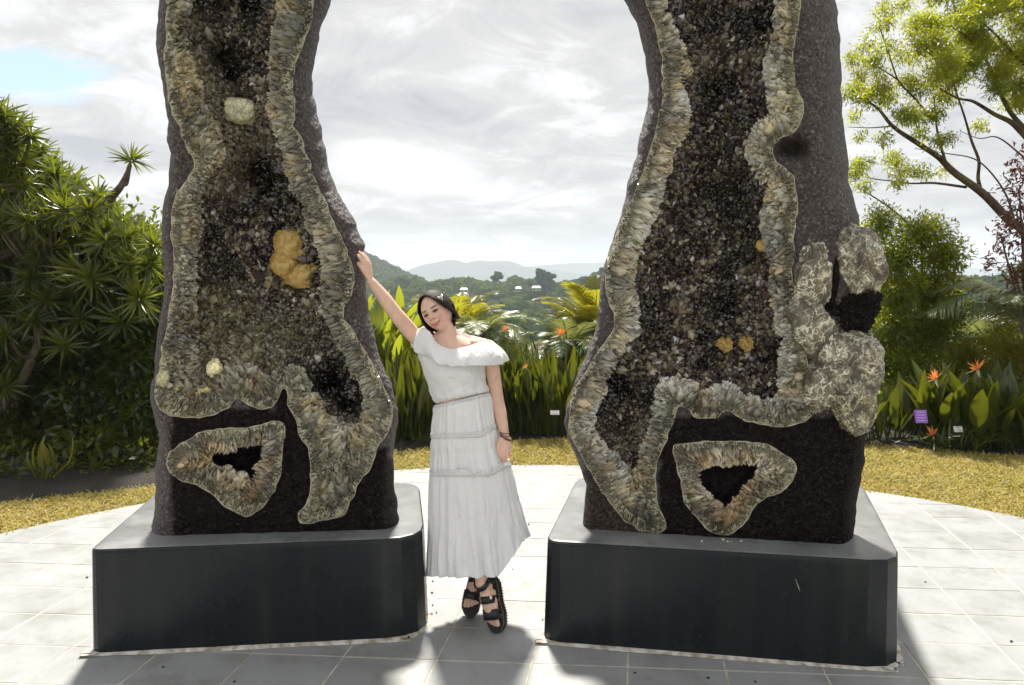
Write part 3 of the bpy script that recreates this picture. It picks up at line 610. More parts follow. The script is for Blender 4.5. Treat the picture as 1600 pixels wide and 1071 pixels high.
# ---- right geode
LS = [(870, -430), (930, -330), (955, -200), (962, -60), (974, 0), (994, 36), (1005, 75), (1013, 123), (1013, 159), (1003, 201), (994, 244), (981, 283), (971, 338), (960, 365), (945, 414), (937, 456), (935, 495), (922, 540), (899, 592), (885, 638), (882, 661), (890, 690), (903, 719), (917, 758), (911, 800), (910, 820), (910, 850)]
RS = [(1180, -430), (1240, -350), (1290, -220), (1302, -80), (1306, 0), (1313, 60), (1314, 110), (1315, 162), (1322, 227), (1328, 292), (1341, 338), (1345, 380), (1350, 430), (1356, 480), (1364, 530), (1363, 618), (1356, 657), (1350, 729), (1341, 771), (1335, 820), (1333, 850)]
CUT = [(1007, 0), (1023, 36), (1036, 91), (1036, 156), (1020, 221), (1010, 260), (987, 310), (963, 365), (945, 423), (947, 456), (960, 488), (961, 511), (945, 534), (916, 580), (893, 625), (888, 670), (899, 693), (912, 722), (929, 748), (945, 774), (968, 807), (987, 823), (1010, 831), (1036, 833), (1042, 820), (1029, 797), (1023, 768), (1023, 729), (1036, 700), (1046, 674), (1057, 638), (1062, 631), (1075, 641), (1088, 654), (1120, 656), (1127, 643), (1140, 640), (1156, 654), (1189, 664), (1221, 666), (1254, 661), (1273, 644), (1278, 620), (1270, 600), (1264, 576), (1254, 527), (1243, 480), (1236, 430), (1241, 397), (1237, 371), (1246, 332), (1244, 286), (1231, 266), (1205, 247), (1207, 225), (1221, 214), (1237, 211), (1254, 185), (1256, 162), (1242, 136), (1239, 97), (1241, 65), (1247, 32), (1252, 0), (1246, -130), (1180, -280), (1080, -320), (990, -200)]
INN = [(1036, 0), (1052, 45), (1075, 94), (1068, 130), (1077, 185), (1065, 221), (1042, 260), (1036, 302), (1030, 325), (1010, 365), (994, 397), (990, 462), (1002, 495), (992, 527), (964, 553), (951, 592), (935, 625), (922, 657), (932, 685), (957, 705), (985, 738), (1000, 742), (1003, 716), (1012, 674), (1024, 636), (1020, 610), (1033, 594), (1059, 589), (1081, 596), (1094, 614), (1107, 612), (1133, 597), (1156, 609), (1189, 630), (1210, 628), (1219, 610), (1213, 580), (1221, 527), (1212, 495), (1203, 446), (1208, 407), (1190, 384), (1190, 355), (1195, 316), (1198, 289), (1168, 255), (1168, 208), (1190, 190), (1200, 175), (1202, 136), (1192, 110), (1207, 65), (1218, 0), (1200, -130), (1130, -230), (1060, -200)]
PK2 = ([(1049, 700), (1059, 692), (1140, 690), (1198, 692), (1224, 710), (1244, 722), (1242, 748), (1221, 770), (1205, 773), (1179, 789), (1172, 807), (1153, 826), (1137, 839), (1107, 830), (1088, 807), (1068, 784), (1065, 755), (1055, 719)],
       [(1101, 735), (1120, 729), (1163, 731), (1182, 729), (1172, 745), (1159, 758), (1146, 774), (1137, 786), (1120, 778), (1107, 765), (1098, 748)])
wl = ([-430, 0, 400, 560, 640, 740, 850], [30, 30, 18, 16, 10, 14, 16], [.18, .18, .12, .1, .06, .08, .1])
wr = ([-430, 0, 300, 380, 640, 850], [62, 62, 62, 50, 24, 24], [.28, .28, .28, .24, .16, .16])
GB = Geode('crystal_geode', 'right giant amethyst geode slab with knobbly pale stone lumps on its right side', (3.523, -.178), LS, RS, CUT, INN, [PK2], wl, wr, cols=240, bot=862,
    holes=[(1200, 40, 26, .08), (1185, 240, 14, .06), (1120, 145, 20, .05), (1200, 560, 18, .08), (965, 600, 24, .06), (1130, 480, 20, .04)], dark=[(1236, 232, 22, .13)], seed=23,
    spots=[(1030, 650, 1380, 880, BLK), (900, 735, 1000, 880, (.6, .55, .5))],
    pale=[(1060, 700, 30, (.3, .28, .18), .6), (985, 690, 40, (.28, .26, .17), .6), (1100, 110, 35, (.2, .19, .13), .5), (1180, 520, 30, (.22, .2, .15), .4)])
GB.vein(GB.cut); GB.vein(GB.pk[0][0])
GB.bed(15000, 1.8, 5.8, 90)
GB.rim(GB.cut, GB.inner, GB.fc, GB.fi, 6500, (.22, .21, .13), (.30, .29, .18), t0=.03, t1=.50, px=(1.6, 3.4), ll=(5, 9), ntop=0, name='fibrous_agate', face=.35, wild=.08)
GB.rim(GB.cut, GB.inner, GB.fc, GB.fi, 5600, (.36, .35, .25), (.95, .93, .80), t0=.34, t1=1.08, px=(2.6, 10), ntop=100, stain=.16, wild=.26)
GB.rim(GB.pk[0][0], GB.pk[0][1], GB.fp[0][0], GB.fp[0][1], 1500, (.22, .19, .11), (.30, .27, .16), t0=.04, t1=.55, px=(1.6, 3.2), ll=(5, 8), ntop=0, name='fibrous_agate', face=.3, wild=.08)
GB.rim(GB.pk[0][0], GB.pk[0][1], GB.fp[0][0], GB.fp[0][1], 820, (.34, .29, .18), (.95, .84, .64), t0=.34, t1=1.0, wild=.26, px=(2.6, 8), ll=(4, 7), ntop=24, name='pocket_fringe', stain=.35)
# special lumps
GA.lump('calcite_patch', 452, 384, 24, 26, .045, CALCITE, .12, 3, .32, 'orange calcite knob at the top of the patch'); GA.lump('calcite_patch', 445, 414, 21, 20, .05, CALCITE, .12, 5, .34)
GA.lump('calcite_patch', 474, 430, 26, 21, .05, CALCITE, .12, 6, .4, 'rough orange calcite at the foot of the patch')
GA.lump('pale_nodule', 376, 173, 23, 19, .05, AGATE, .08, 8, .2, 'rounded grey nodule high in the crystal bed', col=(1.5, 1.5, 1.45))
for px_, py_, a_, b_, c_ in ((335, 576, 11, 14, (2.6, 2.5, 2.2)), (318, 607, 15, 11, (1.9, 1.7, 1.2)), (285, 604, 15, 8, (1.9, 1.6, .9)), (258, 590, 10, 14, (1.5, 1.5, 1.3))):
    GA.lump('pale_nodule', px_, py_, a_, b_, .03, AGATE, .0, px_ % 13, .35, col=c_, sub=20)
for px_, py_, a_, b_ in ((1134, 539, 9, 10), (1167, 538, 8, 10)): GB.lump('golden_nodule', px_, py_, a_, b_, .03, CALCITE, .11, px_ % 11, .9, sub=30)
GB.lump('orange_crystal_tip', 1190, 384, 8, 9, .02, CALCITE, .03, 2, .2, sub=16)
GB.lump('warty_lump', 1334, 411, 40, 57, .13, WARTY, .10, 4, .24, 'pale knobbly lump halfway up the right side', rot=.12, sub=90)
GB.lump('warty_lump', 1268, 436, 30, 56, .07, WARTY, .03, 9, .26, rot=-.05, sub=70)
GB.lump('warty_lump', 1266, 510, 34, 50, .07, WARTY, .02, 12, .26, rot=.55, sub=70)
GB.lump('warty_lump', 1320, 572, 52, 58, .16, WARTY, .06, 6, .20, 'largest pale lump low on the right side', sub=100)
GB.lump('warty_lump', 1328, 626, 32, 48, .12, WARTY, .05, 7, .2, rot=.15, sub=70, col=(.95, .95, .8))
GB.lump('warty_lump', 1286, 600, 28, 46, .08, WARTY, .0, 10, .24, rot=-.3, sub=60)
GB.lump('dark_lump', 1318, 484, 46, 30, .11, ROCK, .10, 14, .6, 'dark rock between the pale lumps', sub=80, col=(.22, .21, .22)); GB.lump('dark_lump', 1294, 450, 12, 50, .06, ROCK, .05, 15, .3, sub=40, rot=-.12, col=(.22, .2, .21))
# stone chips on the plinth and loose pebbles on the paving
m = M('chip_stone'); m.set(Base_Color=m.mix(m.rnd(), (.62, .58, .5), (.5, .36, .3)), Roughness=.6); CHIP = m.m
m = M('dark_pebble'); m.set(Base_Color=(.03, .028, .026), Roughness=.8); DPEB = m.m
def chip_mesh(name, mat, seed):
    n = 6; a = np.linspace(0, math.pi, n); p = np.linspace(0, 2*math.pi, 8, endpoint=False); A, Pp = np.meshgrid(a, p, indexing='ij')
    S = np.stack([np.sin(A)*np.cos(Pp), np.sin(A)*np.sin(Pp), np.cos(A)*.7+.6], -1).reshape(-1, 3); S *= (1+.5*vnoise(S, 1.3, seed))[:, None]; return mesh(name, S, gridF(n, 8, True), mat)
cm = [chip_mesh('stone_chip', CHIP, k) for k in range(3)]; dm = [chip_mesh('pebble', DPEB, k+5) for k in range(3)]
for k, (x, y, r_) in enumerate(((1097, 847, .006), (1130, 845, .006), (1137, 848, .007), (1142, 847, .004), (1158, 847, .006), (1284, 846, .010))):
    w_ = atz(x, y, .483); o = thing('stone_chip', ('leftmost pale stone chip on the right plinth, alone', 'first chip of the small pile below the tip of the crystal pocket', 'largest pale chip of the pile on the right plinth', 'smallest chip of the pile on the right plinth', 'brownish chip just right of the pile on the plinth', 'big flat chip near the right end of the right plinth')[k], 'stone chip', tuple(w_), 'stone chips on the right plinth', cm[k % 3]); o.scale = (r_,)*3; o.rotation_euler[2] = k
GRIT = ['upper grit speck beside the right end of the left plinth', 'second grit speck down beside the left plinth', 'third grit speck down beside the left plinth', 'grit speck set a little apart from the left plinth', 'lowest grit speck touching the left plinth end',
    'grit speck right of the hem of the skirt', 'grit speck on the sunny tiles level with the skirt hem', 'upper grit speck beside the left end of the right plinth', 'lower grit speck beside the left end of the right plinth', 'grit speck close to the rear sandal',
    'dark grit on the sunny tiles right of the right plinth', 'dark grit near the right frame edge', 'grit in the shade under the middle of the right plinth', 'grit at the bottom edge below the right plinth', 'grit in the shade below the left plinth', 'grit at the bottom edge below the left plinth',
    'grit speck on the bright paving left of the left plinth', 'grit speck under the left part of the skirt', 'grit speck in shade left of the middle below the right plinth', 'grit at the bottom edge under the right end of the right plinth']
for k, (x, y, r_) in enumerate(((676, 909, .006), (675, 927, .007), (676, 946, .005), (682, 958, .005), (674, 960, .006), (801, 890, .004), (826, 820, .008), (848, 969, .005), (856, 975, .006), (760, 927, .004), (1446, 910, .006), (1580, 1003, .007), (1044, 1018, .007), (1107, 1060, .007), (255, 1043, .006), (366, 1066, .006), (136, 903, .007), (700, 886, .005), (992, 1052, .006), (1180, 1066, .005))):
    w_ = atz(x, y, .003); o = thing('pebble', GRIT[k], 'pebble', tuple(w_), 'grit scattered on the paving', dm[k % 3]); o.scale = (r_, r_, r_*.7); o.rotation_euler[2] = k*1.7
# ================================================================== the woman
m = M('skin'); c = m.mix(1.0, m.attr(), m.ramp(m.noise(30, 5, .6), [(0.35, (.92, .89, .88)), (0.65, (1.03, 1.02, 1.0))]), 'MULTIPLY')
m.set(Base_Color=c, Roughness=.42, Subsurface_Weight=.22, Subsurface_Radius=(.012, .005, .003), Subsurface_Scale=.6, Specular_IOR_Level=.4).bump(m.noise(240, 3), .12, .002); SKIN = m.m
m = M('white_cotton'); n_ = m.noise(11, 6, .6, dist=.8); w2 = m.t.nodes.new('ShaderNodeMapping'); w2.inputs['Scale'].default_value = (60, 60, 9); m.t.links.new(m.co, w2.inputs[0])
n2_ = m.noise(1, 4, .6, vec=w2.outputs[0]); m.set(Base_Color=(.95, .95, .955), Roughness=.8, Sheen_Weight=.15).bump(m.math('ADD', n_, m.math('MULTIPLY', n2_, .6)), .8, .014).translucent((.96, .96, .96), .14); COTTON = m.m
m = M('lace_cotton'); v_ = m.voro(210); m.set(Base_Color=m.ramp(v_, [(0.0, (.46, .46, .47)), (0.35, (.82, .82, .83))]), Roughness=.85).bump(v_, .9, .004); LACE = m.m
m = M('black_hair'); w3 = m.t.nodes.new('ShaderNodeMapping'); w3.inputs['Scale'].default_value = (260, 60, 26); m.t.links.new(m.co, w3.inputs[0]); n_ = m.noise(1, 5, .6, vec=w3.outputs[0])
m.set(Base_Color=m.ramp(n_, [(0.3, (.006, .005, .005)), (0.7, (.035, .022, .016))]), Roughness=.62, Specular_IOR_Level=.2).bump(n_, .5, .003); HAIR = m.m
m = M('black_leather'); m.set(Base_Color=(.012, .011, .012), Roughness=.38).bump(m.noise(120, 4), .2, .002); LEATHER = m.m
m = M('black_rubber'); m.set(Base_Color=(.016, .015, .015), Roughness=.6); RUBBER = m.m
m = M('tan_stitch'); m.set(Base_Color=(.34, .26, .12), Roughness=.6); STITCH = m.m
m = M('eye_dark'); m.set(Base_Color=(.018, .010, .008), Roughness=.15); EYE_M = m.m
m = M('silver_clip'); m.set(Base_Color=(.86, .85, .82), Roughness=.25, Metallic=.5); CLIP = m.m
m = M('pearl'); m.set(Base_Color=(.82, .78, .70), Roughness=.25); PEARL = m.m
m = M('cord_brown'); m.set(Base_Color=(.10, .035, .02), Roughness=.6); CORD = m.m
m = M('cord_black'); m.set(Base_Color=(.01, .01, .01), Roughness=.5); CORDB = m.m
m = M('bead_tan'); m.set(Base_Color=(.45, .28, .13), Roughness=.5); BEAD = m.m
p3 = lambda x, y, Y: at(x, y, Y)
def loft(rows, n=40):
    """rows: (px, py, Y, half width px, half depth m, tilt deg); closed body of elliptical rings"""
    V = []; a = np.arange(n)*2*math.pi/n
    for px, py, Y, w, d, tl in rows:
        c = at(px, py, Y); k = w*Y/F_PX; t = R(tl); V.append(c+np.stack([np.cos(a)*k*math.cos(t), np.sin(a)*d, np.cos(a)*k*math.sin(t)], 1))
    m_ = len(rows); V = np.concatenate(V+[[at(*rows[0][:3])], [at(*rows[-1][:3])]]); j = np.arange(n)
    return V, [gridF(m_, n, True), np.stack([j, (j+1) % n, np.full(n, m_*n)], -1), np.stack([(m_-1)*n+(j+1) % n, (m_-1)*n+j, np.full(n, m_*n+1)], -1)]
body = MB()
def limb(pts, rad, n=14, k=24):
    P = spline(np.array([p3(*q) for q in pts]), k); r = np.interp(np.linspace(0, 1, k), np.linspace(0, 1, len(rad)), rad); body.add(*tube(P, r, n))
YW = 3.50
body.add(*loft([(727, 668, YW+.02, 34, .10, 3), (725, 655, YW+.02, 39, .118, 4), (722, 638, YW+.01, 37, .112, 8), (719, 621, YW, 34, .10, 10), (714, 600, YW-.005, 36, .105, 7), (709, 578, YW-.01, 40, .118, 3),
    (706, 560, YW-.005, 42, .112, 0), (706, 545, YW, 44, .095, -3), (708, 534, YW+.005, 42, .075, -6), (706, 527, YW+.008, 30, .066, -8), (702, 521, YW+.008, 19, .056, -10), (699, 513, YW+.004, 16, .052, -12), (695, 503, YW, 15, .052, -15), (690, 492, YW, 13, .045, -20)]))
limb([(690, 545, YW), (668, 540, YW), (648, 525, YW), (617, 489, YW-.01), (598, 463, YW-.005), (578, 438, YW)], [.060, .058, .046, .037, .038, .034, .0335, .027, .020])
limb([(735, 543, YW), (758, 548, YW), (768, 570, YW), (777, 625, YW+.01), (783, 652, YW-.02), (789, 682, YW-.05)], [.055, .052, .042, .037, .033, .0315, .031, .026, .0195])
# raised hand: metacarpals, four fingers, thumb
K = [((567, 411, 3.485), (563, 404.5, 3.488), (558, 398.3, 3.497)), ((571, 408, 3.497), (566.5, 400.5, 3.498), (560.8, 393.6, 3.508)), ((574.3, 409, 3.512), (571, 401.5, 3.514), (566, 394.8, 3.522)), ((577, 413, 3.527), (575, 406, 3.532), (571.5, 400, 3.542))]
for (kx, md, tp), r_ in zip(K, (.0086, .0088, .0084, .0074)):
    limb([(578, 436, YW), tuple((np.array((577, 434, YW))+np.array(kx)*2)/3), kx], [.0165, .0135, .0118], 12, 10); limb([kx, md, tp], [.0112, r_, r_*.92, r_*.72], 10, 14)
limb([(577, 434, 3.495), (570, 424, 3.482), (564.5, 417.5, 3.482), (559, 411.4, 3.492)], [.017, .0145, .0105, .0085], 12, 14)
# hanging hand
K = [((784.5, 701, 3.425), (782, 711, 3.415), (783, 719, 3.432)), ((788.5, 703, 3.42), (786.5, 714, 3.41), (787, 723, 3.428)), ((793, 702, 3.428), (791.5, 713, 3.418), (790.5, 721, 3.436)), ((797, 699, 3.44), (796.5, 708, 3.43), (794.5, 715, 3.446))]
for (kx, md, tp), r_ in zip(K, (.0084, .0088, .0084, .0072)):
    limb([(789, 681, 3.45), tuple((np.array((789, 683, 3.445))+np.array(kx)*2)/3), kx], [.0165, .014, .0118], 12, 10); limb([kx, md, tp], [.0112, r_, r_*.92, r_*.74], 10, 14)
limb([(786, 685, 3.44), (781, 692, 3.43), (778.5, 701, 3.42), (779.5, 710, 3.418)], [.015, .0135, .0105, .0085], 12, 14)
# legs and feet
limb([(712, 660, 3.52), (722, 760, 3.50), (738, 850, 3.60), (748, 918, 3.60)], [.085, .078, .060, .046, .048, .034, .027], 16, 30)
limb([(738, 660, 3.52), (742, 760, 3.45), (750, 850, 3.40), (752, 910, 3.375)], [.085, .078, .060, .046, .048, .034, .0275], 16, 30)
def frame(T, Uv):
    T = np.array(T, float); T /= np.linalg.norm(T); Uv = np.array(Uv, float); Uv -= T*(T@Uv); Uv /= np.linalg.norm(Uv); return np.stack([T, np.cross(Uv, T), Uv])   # rows: toe, side, up
class Foot:
    def __init__(s, ankle, T, Uv, flip=1): s.Rm = frame(T, Uv); s.f = flip; s.o = np.array(ankle)-np.array([.012, 0, .074])@s.Rm
    def w(s, P): P = np.atleast_2d(np.asarray(P, float)).copy(); P[:, 1] *= s.f; return s.o+P@s.Rm
    def skin(s):
        def tb(pts, r, n=12, k=14): body.add(*tube(s.w(spline(np.array(pts), k)), np.interp(np.linspace(0, 1, k), np.linspace(0, 1, len(r)), r), n))
        tb([(.05, 0, .030), (.032, 0, .058), (.006, 0, .084)], [.029, .030, .027]); tb([(.025, 0, .028), (.09, 0, .040), (.15, .004, .026)], [.028, .034, .026]); tb([(.06, .014, .022), (.13, .022, .02), (.175, .02, .016)], [.024, .02, .016])
        tb([(.06, -.012, .022), (.13, -.02, .02), (.165, -.026, .015)], [.024, .02, .014])
        for y, l, r_ in ((.026, .232, .0125), (.009, .228, .0088), (-.006, .220, .0082), (-.019, .210, .0078), (-.031, .198, .0074)): tb([(.155, y*.85, .018), (.19, y, .017), (l-r_, y, .010)], [r_*1.1, r_*.95, r_*.9], 9, 8)
def sandal(ft, label):
    t = np.linspace(0, 1, 40); x = .256*t; hw = np.interp(t, [0, .03, .12, .3, .45, .68, .86, .96, 1], [.008, .024, .034, .035, .034, .046, .043, .026, .008]); cy = .004*np.sin(t*3.1)
    L_ = np.concatenate([np.stack([x, cy+hw], 1), np.stack([x, cy-hw], 1)[::-1]]); n = len(L_)
    def ring(sc, z): c = L_.mean(0); return np.c_[c+(L_-c)*sc, np.full(n, z)]
    b = MB(); rr_ = [ring(.97, .0), ring(1.0, -.004), ring(1.0, -.018), ring(.985, -.020), ring(1.01, -.023), ring(1.01, -.042), ring(.98, -.046)]
    V = np.concatenate(rr_); base = obj('sandal', None, WOMAN, label=label)
    mb = MB(); mb.add(ft.w(V), gridF(len(rr_), n, True)); tri = lambda o: np.stack([np.full(n//2-1, 0), np.arange(1, n//2), np.arange(2, n//2+1)], -1)+o
    me = mesh('sole', ft.w(V), [gridF(len(rr_), n, True), list(range(n))[::-1], list(range((len(rr_)-1)*n, len(rr_)*n))], RUBBER); obj('platform_sole', me, base)
    tr = MB(); k = 0
    for i in range(0, n, 2):      # tread teeth
        p = ring(.975, -.045)[i]; q = ring(.975, -.045)[(i+1) % n]; c = (p+q)/2; V, F_ = box((0, 0, 0), (.005, .0045, .010)); tr.add(ft.w(V+c), F_)
    obj('tread', tr.mesh('tread', RUBBER, col=False), base)
    st = MB(); V, F_ = tube(ft.w(ring(1.008, -.011)), .0011, 5, False); st.add(V, F_); obj('welt_stitching', st.mesh('welt_stitching', STITCH, col=False), base)
    def strap(nm, xs, h, w, th=.006, tilt=0):
        a = np.linspace(-.12, math.pi+.12, 22); cyv = .002; hwx = np.interp(xs/.256, t, hw)*.93; Vv = []
        for e, dd in ((-w/2, 0), (w/2, 0), (w/2, th), (-w/2, th)):
            Vv.append(np.stack([xs+e+tilt*np.sin(a), cyv+(hwx+dd)*np.cos(a), np.maximum((h+dd)*np.sin(a)**.75 if False else (h+dd)*np.sign(np.sin(a))*np.abs(np.sin(a))**.8, -.003)], 1))
        V = np.concatenate(Vv); m_ = 22; F_ = []
        for q in range(4): i = np.arange(m_-1)+q*m_; j = np.arange(m_-1)+((q+1) % 4)*m_; F_.append(np.stack([i, i+1, j+1, j], -1))
        obj(nm, mesh(nm, ft.w(V), F_, LEATHER, True), base)
    strap('toe_strap', .165, .046, .048); strap('instep_strap', .095, .072, .034); strap('heel_strap', .012, .050, .030)
    # ankle strap: loop round the ankle
    a = np.arange(28)*2*math.pi/28; V = []
    for r_, z in ((.032, -.012), (.0315, .012), (.036, .012), (.0365, -.012)): q_ = np.stack([r_*np.cos(a), r_*np.sin(a), z+0*a], 1); V.append(np.stack([.018+q_[:, 0]*.75-q_[:, 2]*.66, q_[:, 1], .074+q_[:, 0]*.66+q_[:, 2]*.75], 1))
    V = np.concatenate(V); F_ = [np.stack([q*28+np.arange(28), q*28+(np.arange(28)+1) % 28, ((q+1) % 4)*28+(np.arange(28)+1) % 28, ((q+1) % 4)*28+np.arange(28)], -1) for q in range(4)]
    obj('ankle_strap', mesh('ankle_strap', ft.w(V), F_, LEATHER, True), base)
    V, F_ = box((0, 0, 0), (.014, .02, .004)); obj('buckle', mesh('buckle', ft.w(V+np.array([.085, .030, .058])), F_, CLIP), base)
WOMAN = thing('person', 'woman in white off-shoulder blouse and long tiered skirt, hand on the left geode', 'person')
FR_ = Foot(p3(752, 912, 3.375), (.12, -.30, -.94), (-.50, -.82, .28), 1); FB_ = Foot(p3(748, 915, 3.60), (-.18, -.62, -.76), (.05, -.62, .78), -1)
for ft in (FR_, FB_):    # rest the lowest point of each sole on the paving
    t = np.linspace(0, 1, 30); z = min(ft.w(np.array([(x*.256, y, -.05) for x in t for y in (-.045, 0, .045)]))[:, 2]); lo = ft.w([(.25, 0, -.046), (.23, .03, -.046), (.23, -.03, -.046)])[:, 2].min(); ft.o = ft.o+np.array([0, 0, .004-lo]); ft.skin()
sandal(FR_, 'front sandal up on its toe with thick platform sole turned outward'); sandal(FB_, 'rear sandal half hidden behind the other foot')

# head in its own frame: x to the right of the picture, -y the face, z up
tl, yw = R(-27), R(-17)
RH = (Matrix.Rotation(tl, 3, 'Y') @ Matrix.Rotation(R(-6), 3, 'X') @ Matrix.Rotation(yw, 3, 'Z')); RH = np.array(RH); HC = p3(683.5, 488.5, YW-.005)
def headshape(S, grow=0.0):
    x, y, z = S[:, 0], S[:, 1], S[:, 2]; ax = np.abs(x)
    P = np.stack([.0715*x, .092*y, .106*z], 1); lo = np.clip(-z, 0, 1)
    P[:, 0] *= 1-.30*lo**1.8; P[:, 1] *= np.where(y > 0, 1-.45*lo, 1.0)
    fr = np.clip(-y, 0, 1)
    P[:, 1] -= np.where(y < 0, .010*(fr**.5-fr)*(z < .6), 0)
    g = lambda u, v, su, sv: np.exp(-((x-u)/su)**2-((z-v)/sv)**2)*(y < 0)
    if grow == 0:
        d = .020*g(0, -.20, .13, .12)+.010*g(0, -.02, .10, .20)+.006*(g(.17, -.24, .08, .07)+g(-.17, -.24, .08, .07)) - .010*(g(.36, .03, .19, .12)+g(-.36, .03, .19, .12)) + .005*(g(.36, .19, .25, .06)+g(-.36, .19, .25, .06))
        d += .006*(g(.52, -.24, .22, .2)+g(-.52, -.24, .22, .2)) + .0075*g(0, -.47, .26, .045)+.0075*g(0, -.56, .22, .045)-.002*g(0, -.515, .26, .02)+.008*g(0, -.82, .25, .16)-.004*g(0, -.67, .2, .05)
        P[:, 1] -= d
    return P+S*grow
n = 90; A, Pp = np.meshgrid(np.linspace(0, math.pi, n), np.arange(n*2)*math.pi/n, indexing='ij'); S = np.stack([np.sin(A)*np.cos(Pp), np.sin(A)*np.sin(Pp), np.cos(A)], -1).reshape(-1, 3)
HS = .93
hw_ = lambda P: HC+P@RH.T*HS
body.add(hw_(headshape(S)), gridF(n, n*2, True))
for s_ in (-1, 1):
    e = np.stack([np.cos(Pp.ravel())*0, S[:, 1]*.016, S[:, 2]*.028], 1); e[:, 0] = S[:, 0]*.007; body.add(hw_(e+np.array([s_*.0725, .008, -.012])), gridF(n, n*2, True))
tmp = bpy.data.objects.new('tmp', body.mesh('tmp', None, col=False)); COL.objects.link(tmp)
md = tmp.modifiers.new('r', 'REMESH'); md.mode = 'VOXEL'; md.voxel_size = .0028; md = tmp.modifiers.new('s', 'SMOOTH'); md.factor = .5; md.iterations = 3
dg = bpy.context.evaluated_depsgraph_get(); me = bpy.data.meshes.new_from_object(tmp.evaluated_get(dg)); bpy.data.objects.remove(tmp)
me.name = 'skin_body'; nv = len(me.vertices); co = np.empty(nv*3, np.float32); me.vertices.foreach_get('co', co); co = co.reshape(-1, 3).astype(float)
col = np.tile(np.array([.80, .54, .42]), (nv, 1)); H = (co-HC)@RH/HS; hd = (np.abs(H) < [.1, .12, .13]).all(1)
def blot(u, v, su, sv, c, a=1.0, rot=0.0, pw=2):
    global col
    du, dv = H[:, 0]-u, H[:, 2]-v; cr, sr = math.cos(rot), math.sin(rot); du, dv = du*cr+dv*sr, -du*sr+dv*cr
    w = (a*np.exp(-np.abs(du/su)**pw-np.abs(dv/sv)**pw)*(hd & (H[:, 1] < -.02)))[:, None]; col = col*(1-w)+w*np.array(c)
for s_ in (-1, 1):
    blot(s_*.034, -.022, .022, .017, (.74, .36, .27), .4); blot(s_*.030, .0250, .0175, .0040, (.05, .025, .018), .95, s_*.10, 4); blot(s_*.029, .003, .017, .008, (.40, .21, .16), .5)
    blot(s_*.029, .0045, .0160, .0040, (.02, .010, .008), 1.0, s_*.05, 4); blot(s_*.010, -.029, .0050, .0036, (.14, .05, .04), .9); blot(s_*.030, -.045, .008, .012, (.40, .21, .15), .3)
blot(0, -.0560, .0150, .0066, (.50, .05, .05), 1.0, 0, 4); blot(.0165, -.0525, .0105, .0045, (.50, .05, .05), .95, .45, 4); blot(-.0165, -.0525, .0105, .0045, (.50, .05, .05), .95, -.45, 4); blot(0, -.0552, .018, .0014, (.75, .62, .56), .7, 0, 4); blot(0, -.066, .014, .004, (.38, .2, .15), .35)
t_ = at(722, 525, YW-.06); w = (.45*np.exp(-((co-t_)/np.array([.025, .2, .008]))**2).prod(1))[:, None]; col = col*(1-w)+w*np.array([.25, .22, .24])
for q in [(558, 398.3, 3.497), (560.8, 393.6, 3.508), (566, 394.8, 3.522), (559, 411.4, 3.492)]:
    w = (.7*np.exp(-((co-p3(*q))**2).sum(1)/.010**2))[:, None]; col = col*(1-w)+w*np.array([.74, .24, .18])
ca = me.color_attributes.new('Col', 'FLOAT_COLOR', 'POINT'); cc = np.ones((nv, 4), np.float32); cc[:, :3] = col; ca.data.foreach_set('color', cc.ravel())
me.polygons.foreach_set('use_smooth', np.ones(len(me.polygons), bool)); me.materials.append(SKIN); obj('body', me, WOMAN)
def sph(nm, c, r, mat, parent, n=12, mm=None):
    A, Pp = np.meshgrid(np.linspace(0, math.pi, n), np.arange(n*2)*math.pi/n, indexing='ij'); S = np.stack([np.sin(A)*np.cos(Pp), np.sin(A)*np.sin(Pp), np.cos(A)], -1).reshape(-1, 3)*np.array(r)
    if mm is not None: S = S@mm.T
    return obj(nm, mesh(nm, S+c, gridF(n, n*2, True), mat, True), parent)
for s_ in (-1, 1): sph('eye', hw_(np.array([[s_*.029, -.0815, .0045]]))[0], (.0105, .006, .0032), EYE_M, WOMAN, 12, RH)
sph('earring', hw_(np.array([[.079, .006, -.037]]))[0], (.0035,)*3, PEARL, WOMAN)
# hair: cap with a centre parting, tucked sides, low bun
n1_, n2_ = 120, 200; A, Pp = np.meshgrid(np.linspace(0, math.pi*.86, n1_), np.arange(n2_)*2*math.pi/n2_, indexing='ij'); S = np.stack([np.sin(A)*np.cos(Pp), np.sin(A)*np.sin(Pp), np.cos(A)], -1).reshape(-1, 3)
x, y, z = S.T; strand = .0003*np.sin(np.abs(x)*55+6*y+2*fbm(S, 3, 5, 2)); part_ = .006*np.exp(-((x+.10)/.035)**2)*(y < .35); front = np.clip(-y, 0, 1)
vol = .009+.003*np.clip(np.abs(x), 0, 1)*np.clip(1-np.abs(z-.2), 0, 1)+.006*np.clip(-z, 0, 1)+strand-part_*.7
P = headshape(S, 1e-6)+S*vol[:, None]; P[:, 1] += np.where((y < 0) & (z < .5), .0, 0)
hl = .82-.95*np.abs(x+.10)**2.2; keep = ~((y < -.10) & (z < hl) & (np.abs(x) < .95-.08*np.clip(-z, 0, 1))) & ~((x > .78) & (np.abs(y-.08) < .2) & (z < -.02) & (z > -.5)) & ~((z < -.25) & (y < -.45)) & ~((z < -.62) & (y < .05))
F = gridF(n1_, n2_, True); F = F[keep[F].all(1)]
o = obj('hair', mesh('hair', hw_(P), F, HAIR, True), WOMAN); o.modifiers.new('s', 'SOLIDIFY').thickness = .007; o.modifiers['s'].offset = -1
b = MB(); Sb = S*(np.array([.036, .028, .036])*(1+.04*np.sin(9*np.arctan2(S[:, 0], S[:, 2])))[:, None]); b.add(hw_(Sb+np.array([.018, .093, -.042])), gridF(n1_, n2_, True)); obj('hair_bun', b.mesh('hair_bun', HAIR, True, False), WOMAN)
b = MB()
